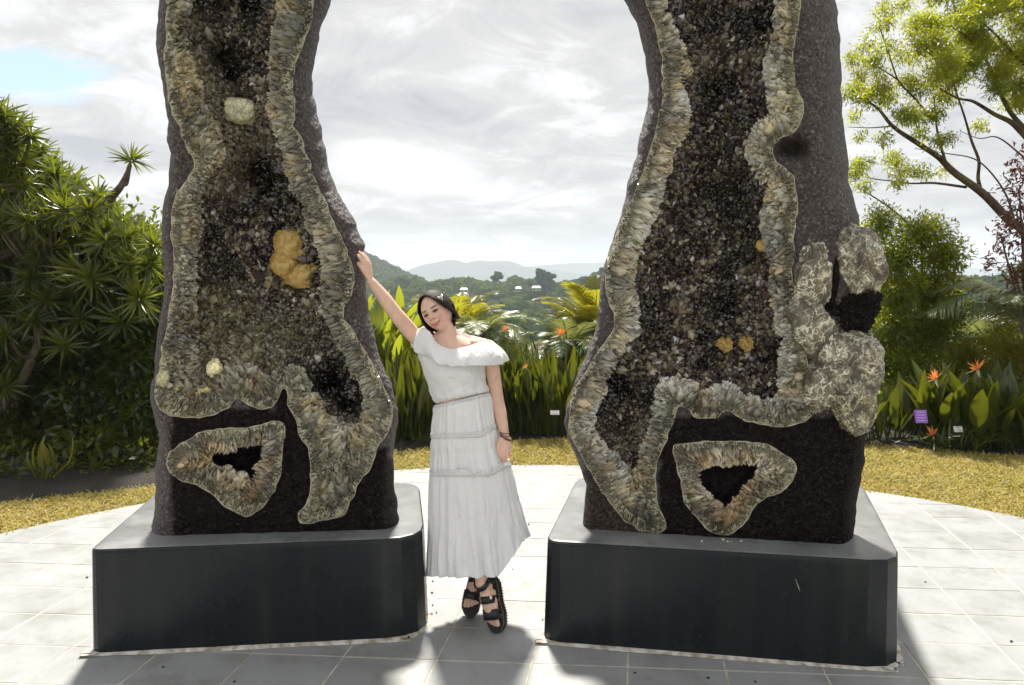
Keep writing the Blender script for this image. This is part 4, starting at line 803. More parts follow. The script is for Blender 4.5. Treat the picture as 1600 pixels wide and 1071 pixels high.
for (sx, x0, y0, z0, x1, y1, z1) in ((-1, -.072, -.028, .035, -.068, -.012, -.088), (1, .074, -.02, .045, .078, .03, -.070)):
    for q in range(9): d_ = (q-4)*.004; P_ = spline(np.array([(x0, y0+d_, z0), (sx*.081, (y0+y1)/2+d_, (z0+z1)/2), (x1, y1+d_*.6, z1-abs(d_)*.5)]), 12); b.add(*tube(hw_(P_), np.linspace(.0042, .0024, 12), 6))
obj('side_lock', b.mesh('side_lock', HAIR, True, False), WOMAN)
# hair clip: little looped bows of silver
clip_ = obj('hair_clip', None, WOMAN); cpos = np.array([.074, -.054, .050])
for k, (dx, dz) in enumerate(((0, 0), (.009, .006), (.002, -.010), (-.008, .004))):
    a = np.arange(14)*2*math.pi/14; ring_ = np.stack([.0062*np.cos(a), -.004+.002*np.sin(a*2), .0055*np.sin(a)], 1)+cpos+np.array([dx, dx*.6+.001, dz]); V, F_ = tube(hw_(np.concatenate([ring_, ring_[:1]])), .0017, 6); obj('loop', mesh('loop', V, F_, CLIP, True), clip_)
# blouse
def tubecloth(name, rows, parent, mat, n=150, sub=60, fold=None, bulge=None, label=None, smoothx=.72):
    """rows: (pyL, pyR, xL, xR, Y centre, half depth)"""
    Rw = spline(np.array([tuple(q) if len(q) > 6 else (*q, 1.0) for q in rows], float), sub); a = np.arange(n)*2*math.pi/n; V = []
    for k, (pl, pr, xl, xr, Y, d, li) in enumerate(Rw):
        tt = k/(sub-1); u = (1+np.cos(a))/2; s_ = np.clip((u-smoothx)/(1-smoothx), 0, 1) if smoothx else u; s_ = u*(1-li)+li*s_*s_*(3-2*s_) if smoothx else s_
        px = (xl+xr)/2+(xr-xl)/2*np.cos(a); py = pl+(pr-pl)*s_; Yv = Y-d*np.sin(a)
        w = at(px, py, Y-d*np.maximum(np.sin(a), 0)); w[:, 1] = Yv; f = fold(tt, a) if fold else 0*a; nrm = np.stack([np.cos(a), -np.sin(a), 0*a], 1); V.append(w+nrm*f[:, None])
    o = obj(name, mesh(name, np.concatenate(V), gridF(sub, n, True)[:, ::-1], mat, True), parent, label=label); o.modifiers.new('s', 'SOLIDIFY').thickness = .003; o.modifiers['s'].offset = -1; return o
def bf(t, a):
    P = np.stack([np.cos(a)*2, np.sin(a)*2, np.full_like(a, t*3)], 1); return .011*fbm(P*np.array([1, 1, 1.6]), 1.6, 31, 5)+.004*np.sin(a*26+3*vnoise(P, 1.2, 7))*np.clip((t-.72)/.28, 0, 1)-.012*np.clip((t-.93)/.07, 0, 1)+.014*np.exp(-((t-.42)/.16)**2)*(np.exp(-((a-1.1)/.35)**2)+np.exp(-((a-2.0)/.35)**2))
tubecloth('blouse', [(547, 550, 656, 754, YW, .100), (560, 562, 655, 757, YW-.003, .118), (578, 580, 662, 756, YW-.005, .125), (598, 594, 668, 757, YW-.005, .12), (612, 600, 672, 760, YW, .122), (624, 608, 676, 763, YW, .122), (630, 613, 682, 763, YW, .112)], WOMAN, COTTON, fold=bf, smoothx=0)
top = [(653, 517, 3.50), (660, 513, 3.452), (672, 519, 3.425), (684, 537, 3.405), (706, 545, 3.395), (732, 541, 3.405), (752, 534, 3.435), (768, 535, 3.49), (764, 531, 3.56), (735, 524, 3.60), (700, 516, 3.61), (668, 509, 3.575)]
bot = [(646, 541, 3.505), (652, 551, 3.45), (668, 558, 3.375), (686, 568, 3.345), (708, 573, 3.335), (733, 572, 3.338), (756, 572, 3.362), (789, 568, 3.485), (787, 561, 3.59), (745, 556, 3.65), (698, 549, 3.655), (650, 528, 3.60)]
T_ = spline(np.array([p3(*q) for q in top]), 220, True); B_ = spline(np.array([p3(*q) for q in bot]), 220, True); C_ = (T_.mean(0)+B_.mean(0))/2; rows_ = []
s_ = np.arange(220)/220*2*math.pi
for k in range(26):
    t = k/25; P = T_*(1-t)+B_*t; nr = P-C_; nr[:, 2] *= .2; nr /= np.linalg.norm(nr, axis=1)[:, None]; P = P+nr*(.016*math.sin(math.pi*t)**.8+(.002+.008*t)*np.sin(s_*10+2.2*np.sin(s_*3)+1.0)[:, None]*min(1, t*2.5)+.003*np.sin(s_*41)[:, None]*max(0, 1-t*4)); P[:, 2] += .003*t*np.sin(s_*10+2.2*np.sin(s_*3)+2.2); rows_.append(P)
o = obj('neckline_ruffle', mesh('neckline_ruffle', np.concatenate(rows_), gridF(26, 220, True)[:, ::-1], COTTON, True), WOMAN); o.modifiers.new('s', 'SOLIDIFY').thickness = .0025
# skirt of three gathered tiers with lace insertions
def sf(t, a):
    out = 0*a
    for t0, t1, nf, a0, a1 in ((0.0, .27, 30, .0015, .007), (.27, .52, 24, .002, .011), (.52, 1.01, 19, .003, .020)):
        if t0 <= t < t1: q = (t-t0)/(t1-t0); ph = a*nf+2.6*np.sin(a*3+nf)+1.2*np.sin(a*7+t*3); fo = 2.1*fbm(np.stack([np.cos(a)*nf*.21, np.sin(a)*nf*.21, np.full_like(a, t*2.2+nf)], 1), 1, 41, 3); out = (a0+(a1-a0)*q**.8)*(.45*(np.abs(np.sin(ph/2))*2-1)+fo)+.0022*np.sin(a*95+nf)*math.exp(-q*7)+.006*math.sin(math.pi*min(q*2.2, 1))
    return out+.007*fbm(np.stack([np.cos(a)*2, np.sin(a)*2, np.full_like(a, t*2)], 1), 2, 17, 3)+.0022*fbm(np.stack([np.cos(a)*14, np.sin(a)*14, np.full_like(a, t*10)], 1), 1, 27, 3)
SR = [(634, 614, 683, 761, YW+.005, .108, 0), (646, 628, 679, 768, YW+.005, .122, .05), (672, 655, 676, 774, YW+.01, .135, .5), (698, 682, 676, 780, YW+.01, .14), (720, 704, 675, 787, YW+.01, .15), (750, 736, 674, 797, YW+.01, .155), (785, 766, 673, 803, YW+.01, .16), (825, 792, 671, 809, YW+.01, .17), (865, 822, 670, 816, YW+.01, .175), (901, 842, 669, 823, YW+.01, .18)]
tubecloth('skirt', SR, WOMAN, COTTON, n=420, sub=130, fold=sf, smoothx=.70)
SRs = spline(np.array([q if len(q) > 6 else (*q, 1.0) for q in SR], float), 130)
def band(name, ta, tb, lift, wavy):
    k0, k1 = int(ta*129), max(int(tb*129), int(ta*129)+2); rows = [tuple(SRs[k]) for k in range(k0, k1+1)]
    tubecloth(name, rows if len(rows) > 2 else rows+[rows[-1]], WOMAN, LACE, n=420, sub=6, fold=lambda t, a: sf(ta+(tb-ta)*t, a)*.6+lift+wavy*np.sin(a*60), smoothx=.70)
band('waistband', 0.0, .05, .006, .0022); band('lace_band', .25, .285, .0045, .0006); band('lace_band', .50, .54, .005, .0008)
# bracelets
for (px_, py_, tx, r_, w_, mt) in ((788, 676, .10, .0225, .0018, CORD), (788.5, 680, .35, .0235, .0015, CORDB), (789.5, 684, .55, .0245, .0026, CORDB), (789.5, 682, .50, .0245, .0020, BEAD)):
    a = np.arange(24)*2*math.pi/24; c = p3(px_, py_, 3.447); P = c+np.stack([r_*np.cos(a), r_*np.sin(a), -tx*r_*np.cos(a)], 1); V, F_ = tube(np.concatenate([P, P[:1]]), w_, 6); obj('bracelet', mesh('bracelet', V, F_, mt, True), WOMAN)
# ================================================================== planting
LM_DRAC = leaf_mat('dragon_leaf', (.011, .034, .007), (.034, .070, .011), (.075, .092, .013), (.36, .42, .02), .30, .30, .7)
LM_BROAD = leaf_mat('broad_leaf', (.007, .020, .005), (.022, .046, .008), (.085, .10, .010), (.40, .44, .02), .28, .35)
LM_PADDLE = leaf_mat('paddle_leaf', (.045, .10, .012), (.10, .15, .02), (.17, .18, .02), (.58, .64, .04), .42, .32)
LM_SWORD = leaf_mat('sword_leaf', (.006, .022, .005), (.018, .046, .008), (.070, .085, .009), (.34, .37, .02), .22, .28)
LM_PALM = leaf_mat('palm_leaf', (.045, .08, .012), (.11, .13, .015), (.20, .17, .02), (.58, .54, .04), .42, .3)
LM_SILVER = leaf_mat('glossy_fern_leaf', (.06, .10, .03), (.11, .15, .04), (.20, .22, .08), (.42, .46, .12), .25, .36, .7)
LM_GUM = leaf_mat('gum_leaf', (.04, .072, .008), (.11, .15, .012), (.21, .21, .013), (.70, .74, .03), .44, .36)
LM_WATTLE = leaf_mat('wattle_leaf', (.022, .052, .007), (.07, .11, .011), (.16, .18, .014), (.62, .66, .02), .40, .36)
LM_RED = leaf_mat('red_leaf', (.035, .010, .014), (.065, .018, .02), (.10, .04, .03), (.30, .06, .05), .3, .4)
LM_YEL = leaf_mat('golden_leaf', (.08, .10, .010), (.17, .17, .014), (.26, .23, .02), (.70, .66, .03), .42, .4)
LM_FAR = leaf_mat('far_leaf', (.013, .042, .009), (.042, .088, .013), (.09, .13, .018), (.16, .22, .03), .2, 1.0, .0)
m = M('bark'); n_ = m.noise(9, 6, .7); m.set(Base_Color=m.ramp(n_, [(0.3, (.045, .035, .025)), (0.7, (.19, .15, .11))]), Roughness=.9).bump(n_, .8, .02); BARK = m.m
m = M('mossy_bark'); n_ = m.noise(7, 6, .7); m.set(Base_Color=m.ramp(n_, [(0.35, (.035, .022, .016)), (0.55, (.11, .075, .045)), (0.7, (.14, .15, .04))]), Roughness=.85).bump(n_, .8, .02); MOSS = m.m
m = M('orange_petal'); m.set(Base_Color=m.mix(m.isl(), (.80, .22, .04), (.85, .38, .12)), Roughness=.4).translucent((.9, .3, .06), .35); PETAL = m.m
m = M('pale_bract'); m.set(Base_Color=(.62, .50, .33), Roughness=.5).translucent((.7, .5, .25), .3); BRACT = m.m
def unit(v): v = np.asarray(v, float); return v/(np.linalg.norm(v, axis=-1, keepdims=True)+1e-9)
def obj3(px, py, Y): return at(px, py, Y)
GZ = lambda X, Y: 0.0 if Y < 10.8 else float(terrain(np.array(X), np.array(Y)))
# ---- leaf clouds
def cloud_pts(cs, rs, n, shell=.55):
    cs = np.array(cs, float); rs = np.array(rs, float); w = rs.prod(1)**(2/3); k = RNG.choice(len(cs), n, p=w/w.sum()); d = unit(RNG.normal(0, 1, (n, 3)))
    q = (shell+(1-shell)*RNG.random(n))[:, None]; P = cs[k]+d*rs[k]*q; return P, d
def leaf_cloud(name, cs, rs, n, size, mat, parent, loc, asp=.42, kind='stuff', droop=.3, clump=0, seg=2, label=None, shell=.55):
    P, d = cloud_pts(cs, rs, n if not clump else max(1, n//clump), shell)
    if clump: # twigs carrying several leaves
        P = np.repeat(P, clump, 0)+RNG.normal(0, size*.9, (len(P)*clump, 3)); d = np.repeat(d, clump, 0)
    N = len(P); D = unit(d*.8+RNG.normal(0, .6, (N, 3))+np.array([0, 0, .1])); S = size*RNG.uniform(.6, 1.3, N)
    V, F_ = blades(P-np.array(loc), D, S, S*asp, droop*RNG.random(N), seg, [.35, 1.0, .15] if seg == 2 else None); return obj(name, mesh(name, V, F_, mat), parent, kind=kind, label=label)
def limbs(name, lines, mat, parent, loc, n=7):
    b = MB()
    for pts, r0, r1 in lines:
        P = spline(np.array(pts, float), max(6, len(pts)*5)); P = P+.012*np.stack([vnoise(P, 3, 1), vnoise(P, 3, 2), vnoise(P, 3, 3)], 1)*(1 if r0 > .01 else .4); V, F_ = tube(P-np.array(loc), np.linspace(r0, r1, len(P)), n); b.add(V, F_)
    return obj(name, b.mesh(name, mat, True, False), parent)

# ---- dragon trees on the left
def rosette_mesh(k, n=48, L=.255, W_=.021):
    d = unit(np.stack([RNG.normal(0, 1, n), RNG.normal(0, 1, n), RNG.uniform(-.35, 1.5, n)], 1)); V, F_ = blades(d*.02, d, L*RNG.uniform(.6, 1.12, n), W_, RNG.uniform(.02, .38, n)*(1.1-d[:, 2]), 5, [.75, 1, .95, .8, .5, .06], .35); return mesh('leaf_rosette', V, F_, LM_DRAC)
ROS = [rosette_mesh(k) for k in range(6)]
def dragon_tree(label, base, pts, stems):
    T = thing('dragon_tree', label, 'tree', tuple(base), 'dragon trees on the left'); b_ = np.array(base); lines = []; nodes = []
    for s_ in stems: P = spline(np.array(s_, float), 14); nodes.append(P[5:]); lines.append((s_, .080, .016))
    nodes = np.concatenate(nodes)
    obj3_ = []
    for p in pts:
        p = np.array(p); nd = nodes[np.argmin(((nodes-p-np.array([0, 0, -.25]))**2).sum(1))]; ax = unit(p-nd+np.array([0, 0, .12])); mid = (p+nd)/2+np.array([0, 0, -.10]); lines.append(([nd, mid, p], .020, .012))
        o = obj('leaf_rosette', ROS[RNG.integers(6)], T, loc=p-b_); o.rotation_euler = Vector(unit(ax+RNG.normal(0, .30, 3))).to_track_quat('Z', 'Y').to_euler(); o.rotation_euler.rotate_axis('Z', RNG.uniform(0, 6)); sc_ = RNG.uniform(.8, 1.15); o.scale = (sc_,)*3
    limbs('branches', lines, BARK, T, b_, 7); return T
topx, topy = [-110, -60, 0, 40, 75, 100, 150, 200, 255], [90, 120, 168, 190, 240, 262, 290, 345, 375]
botx, boty = [-110, 0, 60, 120, 200, 255], [640, 600, 560, 520, 500, 450]
front, back_ = [(205, 252, 7.4)], []
tries = 0
while len(front) < 270 and tries < 30000:
    tries += 1; x = RNG.uniform(-110, 252); t0, b0 = np.interp(x, topx, topy), np.interp(x, botx, boty); y = t0+12+(b0-t0)*RNG.random()**1.15
    if all((x-a)**2+(y-b)**2 > 14.5**2 for a, b, _ in front): front.append((x, y, RNG.uniform(6.9, 8.0)))
L_ = [at(x, y, Y) for x, y, Y in front if x < 95]; R_ = [at(x, y, Y) for x, y, Y in front if x >= 95]
for q in range(70):  # deep rosettes hidden by the front ones, added to shade the foliage below
    x = RNG.uniform(-140, 215); y = np.interp(x, topx, topy)+15+RNG.uniform(0, 120); (L_ if x < 95 else R_).append(at(x, y, RNG.uniform(9.0, 10.8)))
for q in range(80):
    x = RNG.uniform(-100, 235); y = np.interp(x, topx, topy)+30+RNG.uniform(0, 200); (L_ if x < 95 else R_).append(at(x, y, RNG.uniform(8.0, 9.2)))
g = lambda x, y, Y: tuple(at(x, y, Y))
dragon_tree('broad dragon tree with spiky leaf rosettes at the left edge', (-5.6, 7.4, 0), L_, [[(-5.6, 7.4, 0), g(-20, 600, 7.4), g(20, 480, 7.5), g(30, 300, 7.5), g(30, 230, 7.5)], [(-5.5, 7.5, 0), g(-40, 560, 7.6), g(-70, 350, 7.8), g(-60, 220, 7.8)], [(-5.7, 7.3, 0), g(0, 640, 7.2), g(60, 540, 7.2), g(80, 430, 7.3)]])
dragon_tree('leaning dragon tree reaching to the left geode with one lone rosette on top', (-5.1, 7.8, 0), R_, [[(-5.1, 7.8, 0), g(40, 620, 7.7), g(110, 520, 7.6), g(150, 400, 7.6), g(140, 310, 7.5)], [(-5.0, 7.8, 0), g(60, 650, 7.8), g(160, 540, 7.8), g(210, 450, 7.8), g(235, 370, 7.7)], [(-5.0, 7.8, 0), g(120, 430, 7.7), g(160, 330, 7.5), g(190, 290, 7.4), g(205, 258, 7.4)]])
def shrub(name, label, cat, base, blobs, n, size, mat, group=None, asp=.42, clump=5, droop=.3, stem=True, shell=.5):
    """blobs: (px, py, Y, rx px, ry px, depth m)"""
    T = thing(name, label, cat, tuple(base), group); cs, rs = [], []
    for px_, py_, Y, rx, ry, rd in blobs: cs.append(at(px_, py_, Y)); k = Y/F_PX; rs.append((rx*k, rd, ry*k))
    leaf_cloud('foliage', cs, rs, n, size, mat, T, base, asp, clump=clump, droop=droop, shell=shell)
    if stem: limbs('stems', [([base, (np.array(base)+c)/2+RNG.normal(0, .05, 3), c], .022, .008) for c in cs], BARK, T, base, 6)
    return T
shrub('hibiscus_shrub', 'glossy broadleaf shrub with lit yellow green leaf tips left of the left geode', 'shrub', (-4.0, 7.6, 0), [(200, 400, 7.9, 50, 60, .5), (235, 470, 7.6, 45, 70, .5), (160, 520, 7.8, 60, 60, .5), (215, 560, 7.4, 50, 60, .45), (150, 620, 7.3, 70, 40, .45), (225, 640, 7.2, 45, 45, .4), (105, 590, 7.6, 40, 50, .4), (180, 690, 7.4, 60, 30, .4), (270, 560, 7.8, 40, 120, .5)], 15000, .075, LM_BROAD, 'broadleaf shrubs on the left')
shrub('hibiscus_shrub', 'dark hedge in deep shade behind the dragon trees', 'shrub', (-5.2, 9.2, 0), [(-60, 560, 9, 120, 90, .6), (80, 560, 9.2, 100, 90, .6), (200, 540, 9.4, 90, 100, .6), (20, 690, 8.6, 120, 60, .5), (180, 700, 8.8, 100, 60, .5), (100, 450, 9.4, 110, 80, .6), (-40, 400, 9.5, 100, 90, .6), (220, 420, 9.2, 60, 90, .5), (-40, 720, 7.0, 90, 40, .5), (60, 700, 7.3, 80, 45, .4), (150, 715, 7.2, 70, 36, .4), (225, 705, 7.0, 50, 36, .3), (20, 640, 7.8, 90, 50, .4), (110, 640, 7.8, 80, 50, .4), (-60, 752, 6.3, 80, 20, .3), (10, 748, 6.35, 40, 24, .25), (110, 742, 6.5, 60, 22, .25), (200, 732, 6.6, 50, 26, .25), (150, 700, 6.8, 70, 30, .3), (30, 340, 10.2, 130, 90, .8), (150, 420, 10.2, 90, 60, .8), (-80, 330, 9.8, 90, 100, .8)], 44000, .085, LM_BROAD, 'broadleaf shrubs on the left')  # the high rear blobs are added to shade the foliage in front
# ---- big-leaved clumps: every leaf an object sharing a few meshes
def leaf_mesh(name, stalk, L, W_, mat, bend, fold=.35, prof=None):
    s0, d = np.array([[0, 0, 0.0]]), np.array([[0, 0, 1.0]]); lean = RNG.normal(0, .03, 2); b = MB(); top_ = np.array([lean[0], lean[1], stalk])
    if stalk > 0: b.add(*tube(spline(np.array([(0, 0, 0), (lean[0]*.3, lean[1]*.3, stalk*.5), top_]), 5), np.linspace(.009, .006, 5), 5))
    dd = unit(np.array([[lean[0], .18+lean[1], 1.0]])); V, F_ = blades(top_[None], dd, L, W_, bend, 8, prof if prof is not None else [.25, .75, .98, 1, .95, .84, .64, .36, .04], fold, side=np.array([[1.0, 0, 0]]))
    # bend forward along y instead of only sinking
    t = np.repeat(np.linspace(0, 1, 9), 3); V[:, 1] += bend*L*.9*t**2; b.add(V, F_); return b.mesh(name, mat, col=False)
def clump(name, label, cat, base, n, meshes, spread, lean, size=(.8, 1.15), group=None, lab=None):
    T = thing(name, label, cat, tuple(base), group)
    for k in range(n):
        a = RNG.uniform(0, 2*math.pi); q = math.sqrt(RNG.random()); ox, oy = q*spread[0]*math.cos(a), q*spread[1]*math.sin(a)
        o = obj('leaf', meshes[RNG.integers(len(meshes))], T, loc=(ox, oy, GZ(0, 5)))
        v = np.array([ox/spread[0]*lean+RNG.normal(0, .13), oy/spread[1]*lean*.7+RNG.normal(0, .13), 1.0]); o.rotation_euler = Vector(v).to_track_quat('Z', 'Y').to_euler(); o.rotation_euler.rotate_axis('Z', RNG.uniform(0, 6.28)); s_ = RNG.uniform(*size); o.scale = (s_, s_, s_*RNG.uniform(.85, 1.12))
    return T
SW = [leaf_mesh('leaf', RNG.uniform(.25, .45), RNG.uniform(.42, .58), RNG.uniform(.055, .085), LM_SWORD, RNG.uniform(.02, .16)) for _ in range(8)]
PD = [leaf_mesh('leaf', RNG.uniform(.75, 1.0), RNG.uniform(.45, .65), RNG.uniform(.095, .135), LM_PADDLE, RNG.uniform(.02, .28), .25) for _ in range(7)]
WD = [leaf_mesh('leaf', RNG.uniform(.12, .3), RNG.uniform(.42, .6), RNG.uniform(.10, .14), LM_SWORD, RNG.uniform(.02, .25), .3) for _ in range(7)]
ST = [leaf_mesh('leaf', 0, RNG.uniform(.4, .6), .022, LM_SWORD, RNG.uniform(.4, .9), .2) for _ in range(5)]
gb = 'bird of paradise clumps along the lawn'
gx = lambda px_, Y: (px_-800)/F_PX*Y
clump('bird_of_paradise_clump', 'dense upright clump of sword leaves in the gap between woman and left geode', 'plant', (gx(632, 7.8), 7.8, 0), 150, SW, (.42, .3), .20, (.8, 1.1), gb)
CB = clump('bird_of_paradise_clump', 'long dense hedge-like clump of sword leaves with one orange flower right of the woman', 'plant', (gx(862, 8.1), 8.1, 0), 290, SW, (.62, .36), .20, (.82, 1.12), gb)
clump('bird_of_paradise_clump', 'added rear row of sword leaves shading the long hedge-like clump', 'plant', (gx(850, 8.7), 8.75, 0), 240, SW, (.75, .3), .16, (.85, 1.12), gb)  # extra row added to block back light and darken the clump's base
clump('bird_of_paradise_clump', 'added rear row of sword leaves shading the clump between left geode and woman', 'plant', (gx(650, 8.5), 8.5, 0), 170, SW, (.55, .3), .16, (.85, 1.08), gb)  # extra row added behind to keep back light off the front leaves
clump('bird_of_paradise_clump', 'clump of sword leaves directly behind the skirt of the woman', 'plant', (gx(740, 8.0), 8.0, 0), 90, SW, (.45, .3), .15, (.8, 1.1), gb)
CR_ = clump('bird_of_paradise_clump', 'broad-leaved clump with two tall orange flowers at the right edge', 'plant', (gx(1512, 7.5), 7.5, 0), 130, WD, (.42, .3), .42, (.85, 1.15), gb)
clump('bird_of_paradise_clump', 'broad-leaved clump cut by the right frame edge', 'plant', (gx(1592, 7.35), 7.35, 0), 90, WD, (.3, .28), .35, (.85, 1.1), gb)
CL_ = clump('bird_of_paradise_clump', 'small clump beside the right geode with a low orange flower', 'plant', (gx(1392, 7.65), 7.65, 0), 70, WD, (.3, .22), .5, (.6, .85), gb)
clump('heliconia_clump', 'tall clump of glowing paddle leaves behind the raised arm', 'plant', (gx(622, 9.2), 9.2, 0), 84, PD, (.42, .3), .26, (.80, 1.12))
clump('heliconia_clump', 'second paddle leaf clump low beside the left geode', 'plant', (gx(590, 8.9), 8.9, 0), 44, PD, (.25, .2), .2, (.75, 1.0))
clump('strap_leaf_tuft', 'arching strap leaf tuft at the foot of the right hand clump', 'plant', (gx(1515, 7.15), 7.15, 0), 110, ST, (.36, .14), .5, (.6, .95), 'strap leaf tufts at the lawn edge')
clump('strap_leaf_tuft', 'strap leaf tuft in the bottom right corner of the bed', 'plant', (gx(1590, 7.15), 7.15, 0), 60, ST, (.25, .14), .5, (.6, .95), 'strap leaf tufts at the lawn edge')
clump('strap_leaf_tuft', 'small strap leaf tuft at the lawn edge right of the left geode', 'plant', (gx(655, 7.45), 7.45, 0), 26, ST, (.12, .08), .5, (.35, .5), 'strap leaf tufts at the lawn edge')
# young plant on the left
T = thing('young_ginger_plant', 'young plant with a few broad leaves alone at the left lawn edge', 'plant', (gx(48, 6.1), 6.1, 0))
YG = [leaf_mesh('leaf', .10, .26, .055, LM_PALM, .18, .3) for _ in range(4)]
for k, (ox, vx, s_, rz) in enumerate(((0, -.30, 1.0, 0), (.02, -.10, 1.15, 1), (.05, .06, .95, 2), (-.04, -.55, .8, 3), (.08, .25, .9, 1.5), (.11, .85, 1.25, 2.2), (.12, .60, .6, 3), (.03, -.2, .7, 4))):
    o = obj('leaf', YG[k % 4], T, loc=(ox, 0, 0)); o.rotation_euler = Vector((vx, -.1, 1)).to_track_quat('Z', 'Y').to_euler(); o.rotation_euler.rotate_axis('Z', rz*.3); o.scale = (s_,)*3
# flowers
def flower(parent, px_, py_, Y, sc_=1.0, base=None, tilt=-.5, stemlen=.5, lab=None):
    c = at(px_, py_, Y); o_ = np.array(parent.location); f = obj('flower', None, parent, label=lab)
    bs = at(*base, Y) if base else c+np.array([.08, 0, -stemlen]); V, F_ = tube(spline(np.array([bs, (bs+c)/2+np.array([.02, 0, .05]), c]), 10)-o_, np.linspace(.008, .006, 10), 6); obj('stem', mesh('stem', V, F_, LM_PADDLE), f)
    n = 7; a = np.linspace(.5, 2.5, n)+tilt*.4; D = unit(np.stack([-np.cos(a), RNG.normal(0, .3, n), np.sin(a)], 1)); V, F_ = blades(np.tile(c-o_, (n, 1)), D, .13*sc_*RNG.uniform(.75, 1.1, n), .026*sc_, .05, 4, [.4, 1, .9, .5, .05], .2); obj('petals', mesh('petals', V, F_, PETAL), f)
    D = unit(np.array([[-1, -.2, -.12+tilt*.3], [.15, -.3, -1]])); V, F_ = blades(np.tile(c-o_, (2, 1)), D, np.array([.16, .08])*sc_, .028*sc_, .02, 4, [.7, 1, .8, .5, .05], .5); obj('beak', mesh('beak', V, F_, BRACT), f)
flower(CB, 878, 523, 7.9, .85, (884, 575)); flower(CR_, 1527, 578, 7.3, 1.0, (1536, 640), lab='tallest orange flower'); flower(CR_, 1462, 593, 7.3, .95, (1500, 640)); flower(CL_, 1457, 680, 7.15, .85, (1450, 705)); flower(CB, 790, 516, 8.0, .55, (792, 560)); flower(CB, 822, 575, 7.6, .4, (830, 610))
# ---- palms and ferns
def frond_mesh(name, L, wl, n, mat, arch, lw=.022, hang=.2):
    t = np.linspace(0, 1, 14); C = np.stack([0*t, L*t*(1-.15*t), L*(t*.75-arch*t**2)], 1); b = MB(); b.add(*tube(C, np.linspace(.010, .003, 14), 5))
    q = np.linspace(.12, .99, n); P = np.stack([np.interp(q, t, C[:, k]) for k in range(3)], 1); T_ = unit(np.gradient(P, axis=0)); ln = wl*np.sin(np.pi*np.clip(q*.88+.10, 0, 1))**.6
    for s_ in (-1, 1): D = unit(np.stack([np.full(n, s_*1.0), T_[:, 1]*.75, T_[:, 2]*.75+.15], 1)+RNG.normal(0, .05, (n, 3))); V, F_ = blades(P, D, ln, lw, hang+.15*RNG.random(n), 4, [.6, 1, .9, .55, .06], .25, side=unit(T_)); b.add(V, F_)
    return b.mesh(name, mat, col=False)
FRA = [frond_mesh('frond', RNG.uniform(.8, 1.0), .26, 34, LM_PALM, a) for a in (.35, .5, .65)]; FRS = [frond_mesh('frond', RNG.uniform(.7, .9), .20, 38, LM_SILVER, a, .016, .1) for a in (.5, .7, .9)]
FRB = [frond_mesh('frond', 1.5, .40, 40, LM_SILVER, a, .03, .35) for a in (.5, .7)]
def palm(name, label, base, h, n, meshes, el=(.1, 1.0), sc_=(.8, 1.1), az=None, group=None):
    T = thing(name, label, 'palm', tuple(base), group)
    if h > .25: V, F_ = tube(np.array([(0, 0, 0), (.02, 0, h/2), (0, 0, h)]), [.07, .06, .06], 9); obj('trunk', mesh('trunk', V, F_, BARK), T)
    for k in range(n):
        o = obj('frond', meshes[k % len(meshes)], T, loc=(0, 0, h)); a = (k*2.4+RNG.uniform(-.3, .3)) if az is None else RNG.uniform(*az); o.rotation_euler = (RNG.uniform(*el), 0, a); s_ = RNG.uniform(*sc_); o.scale = (s_,)*3
    return T
gp = 'palms and ferns behind the clumps'
palm('cycad_palm', 'yellow green palm rising behind the left edge of the right geode', (gx(930, 9.6), 9.6, 0), .90, 24, FRA, (-.1, .75), (.85, 1.15), group=gp)
palm('cycad_palm', 'yellow green palm directly behind the head of the woman', (gx(712, 9.8), 9.8, 0), .85, 24, FRA, (-.2, .6), (.8, 1.05), group=gp)
palm('cycad_palm', 'low green palm right of the shoulder of the woman', (gx(800, 9.3), 9.3, 0), .5, 22, FRA, (-.3, .35), (.75, .95), group=gp)
palm('glossy_fern', 'fern with glaring silvery fronds left of the right geode', (gx(888, 9.0), 9.0, 0), .74, 26, FRS, (-.3, .5), (.85, 1.05), group=gp)
palm('glossy_fern', 'fern with glaring silvery fronds above the shoulder of the woman', (gx(752, 9.1), 9.1, 0), .98, 22, FRS, (-.35, .3), (.8, 1.0), group=gp)
palm('cycad_palm', 'large silvery palm reaching in from the right frame edge', (gx(1640, 8.4), 8.4, 0), 1.1, 20, FRB, (-.5, .5), (.8, 1.1), group=gp)
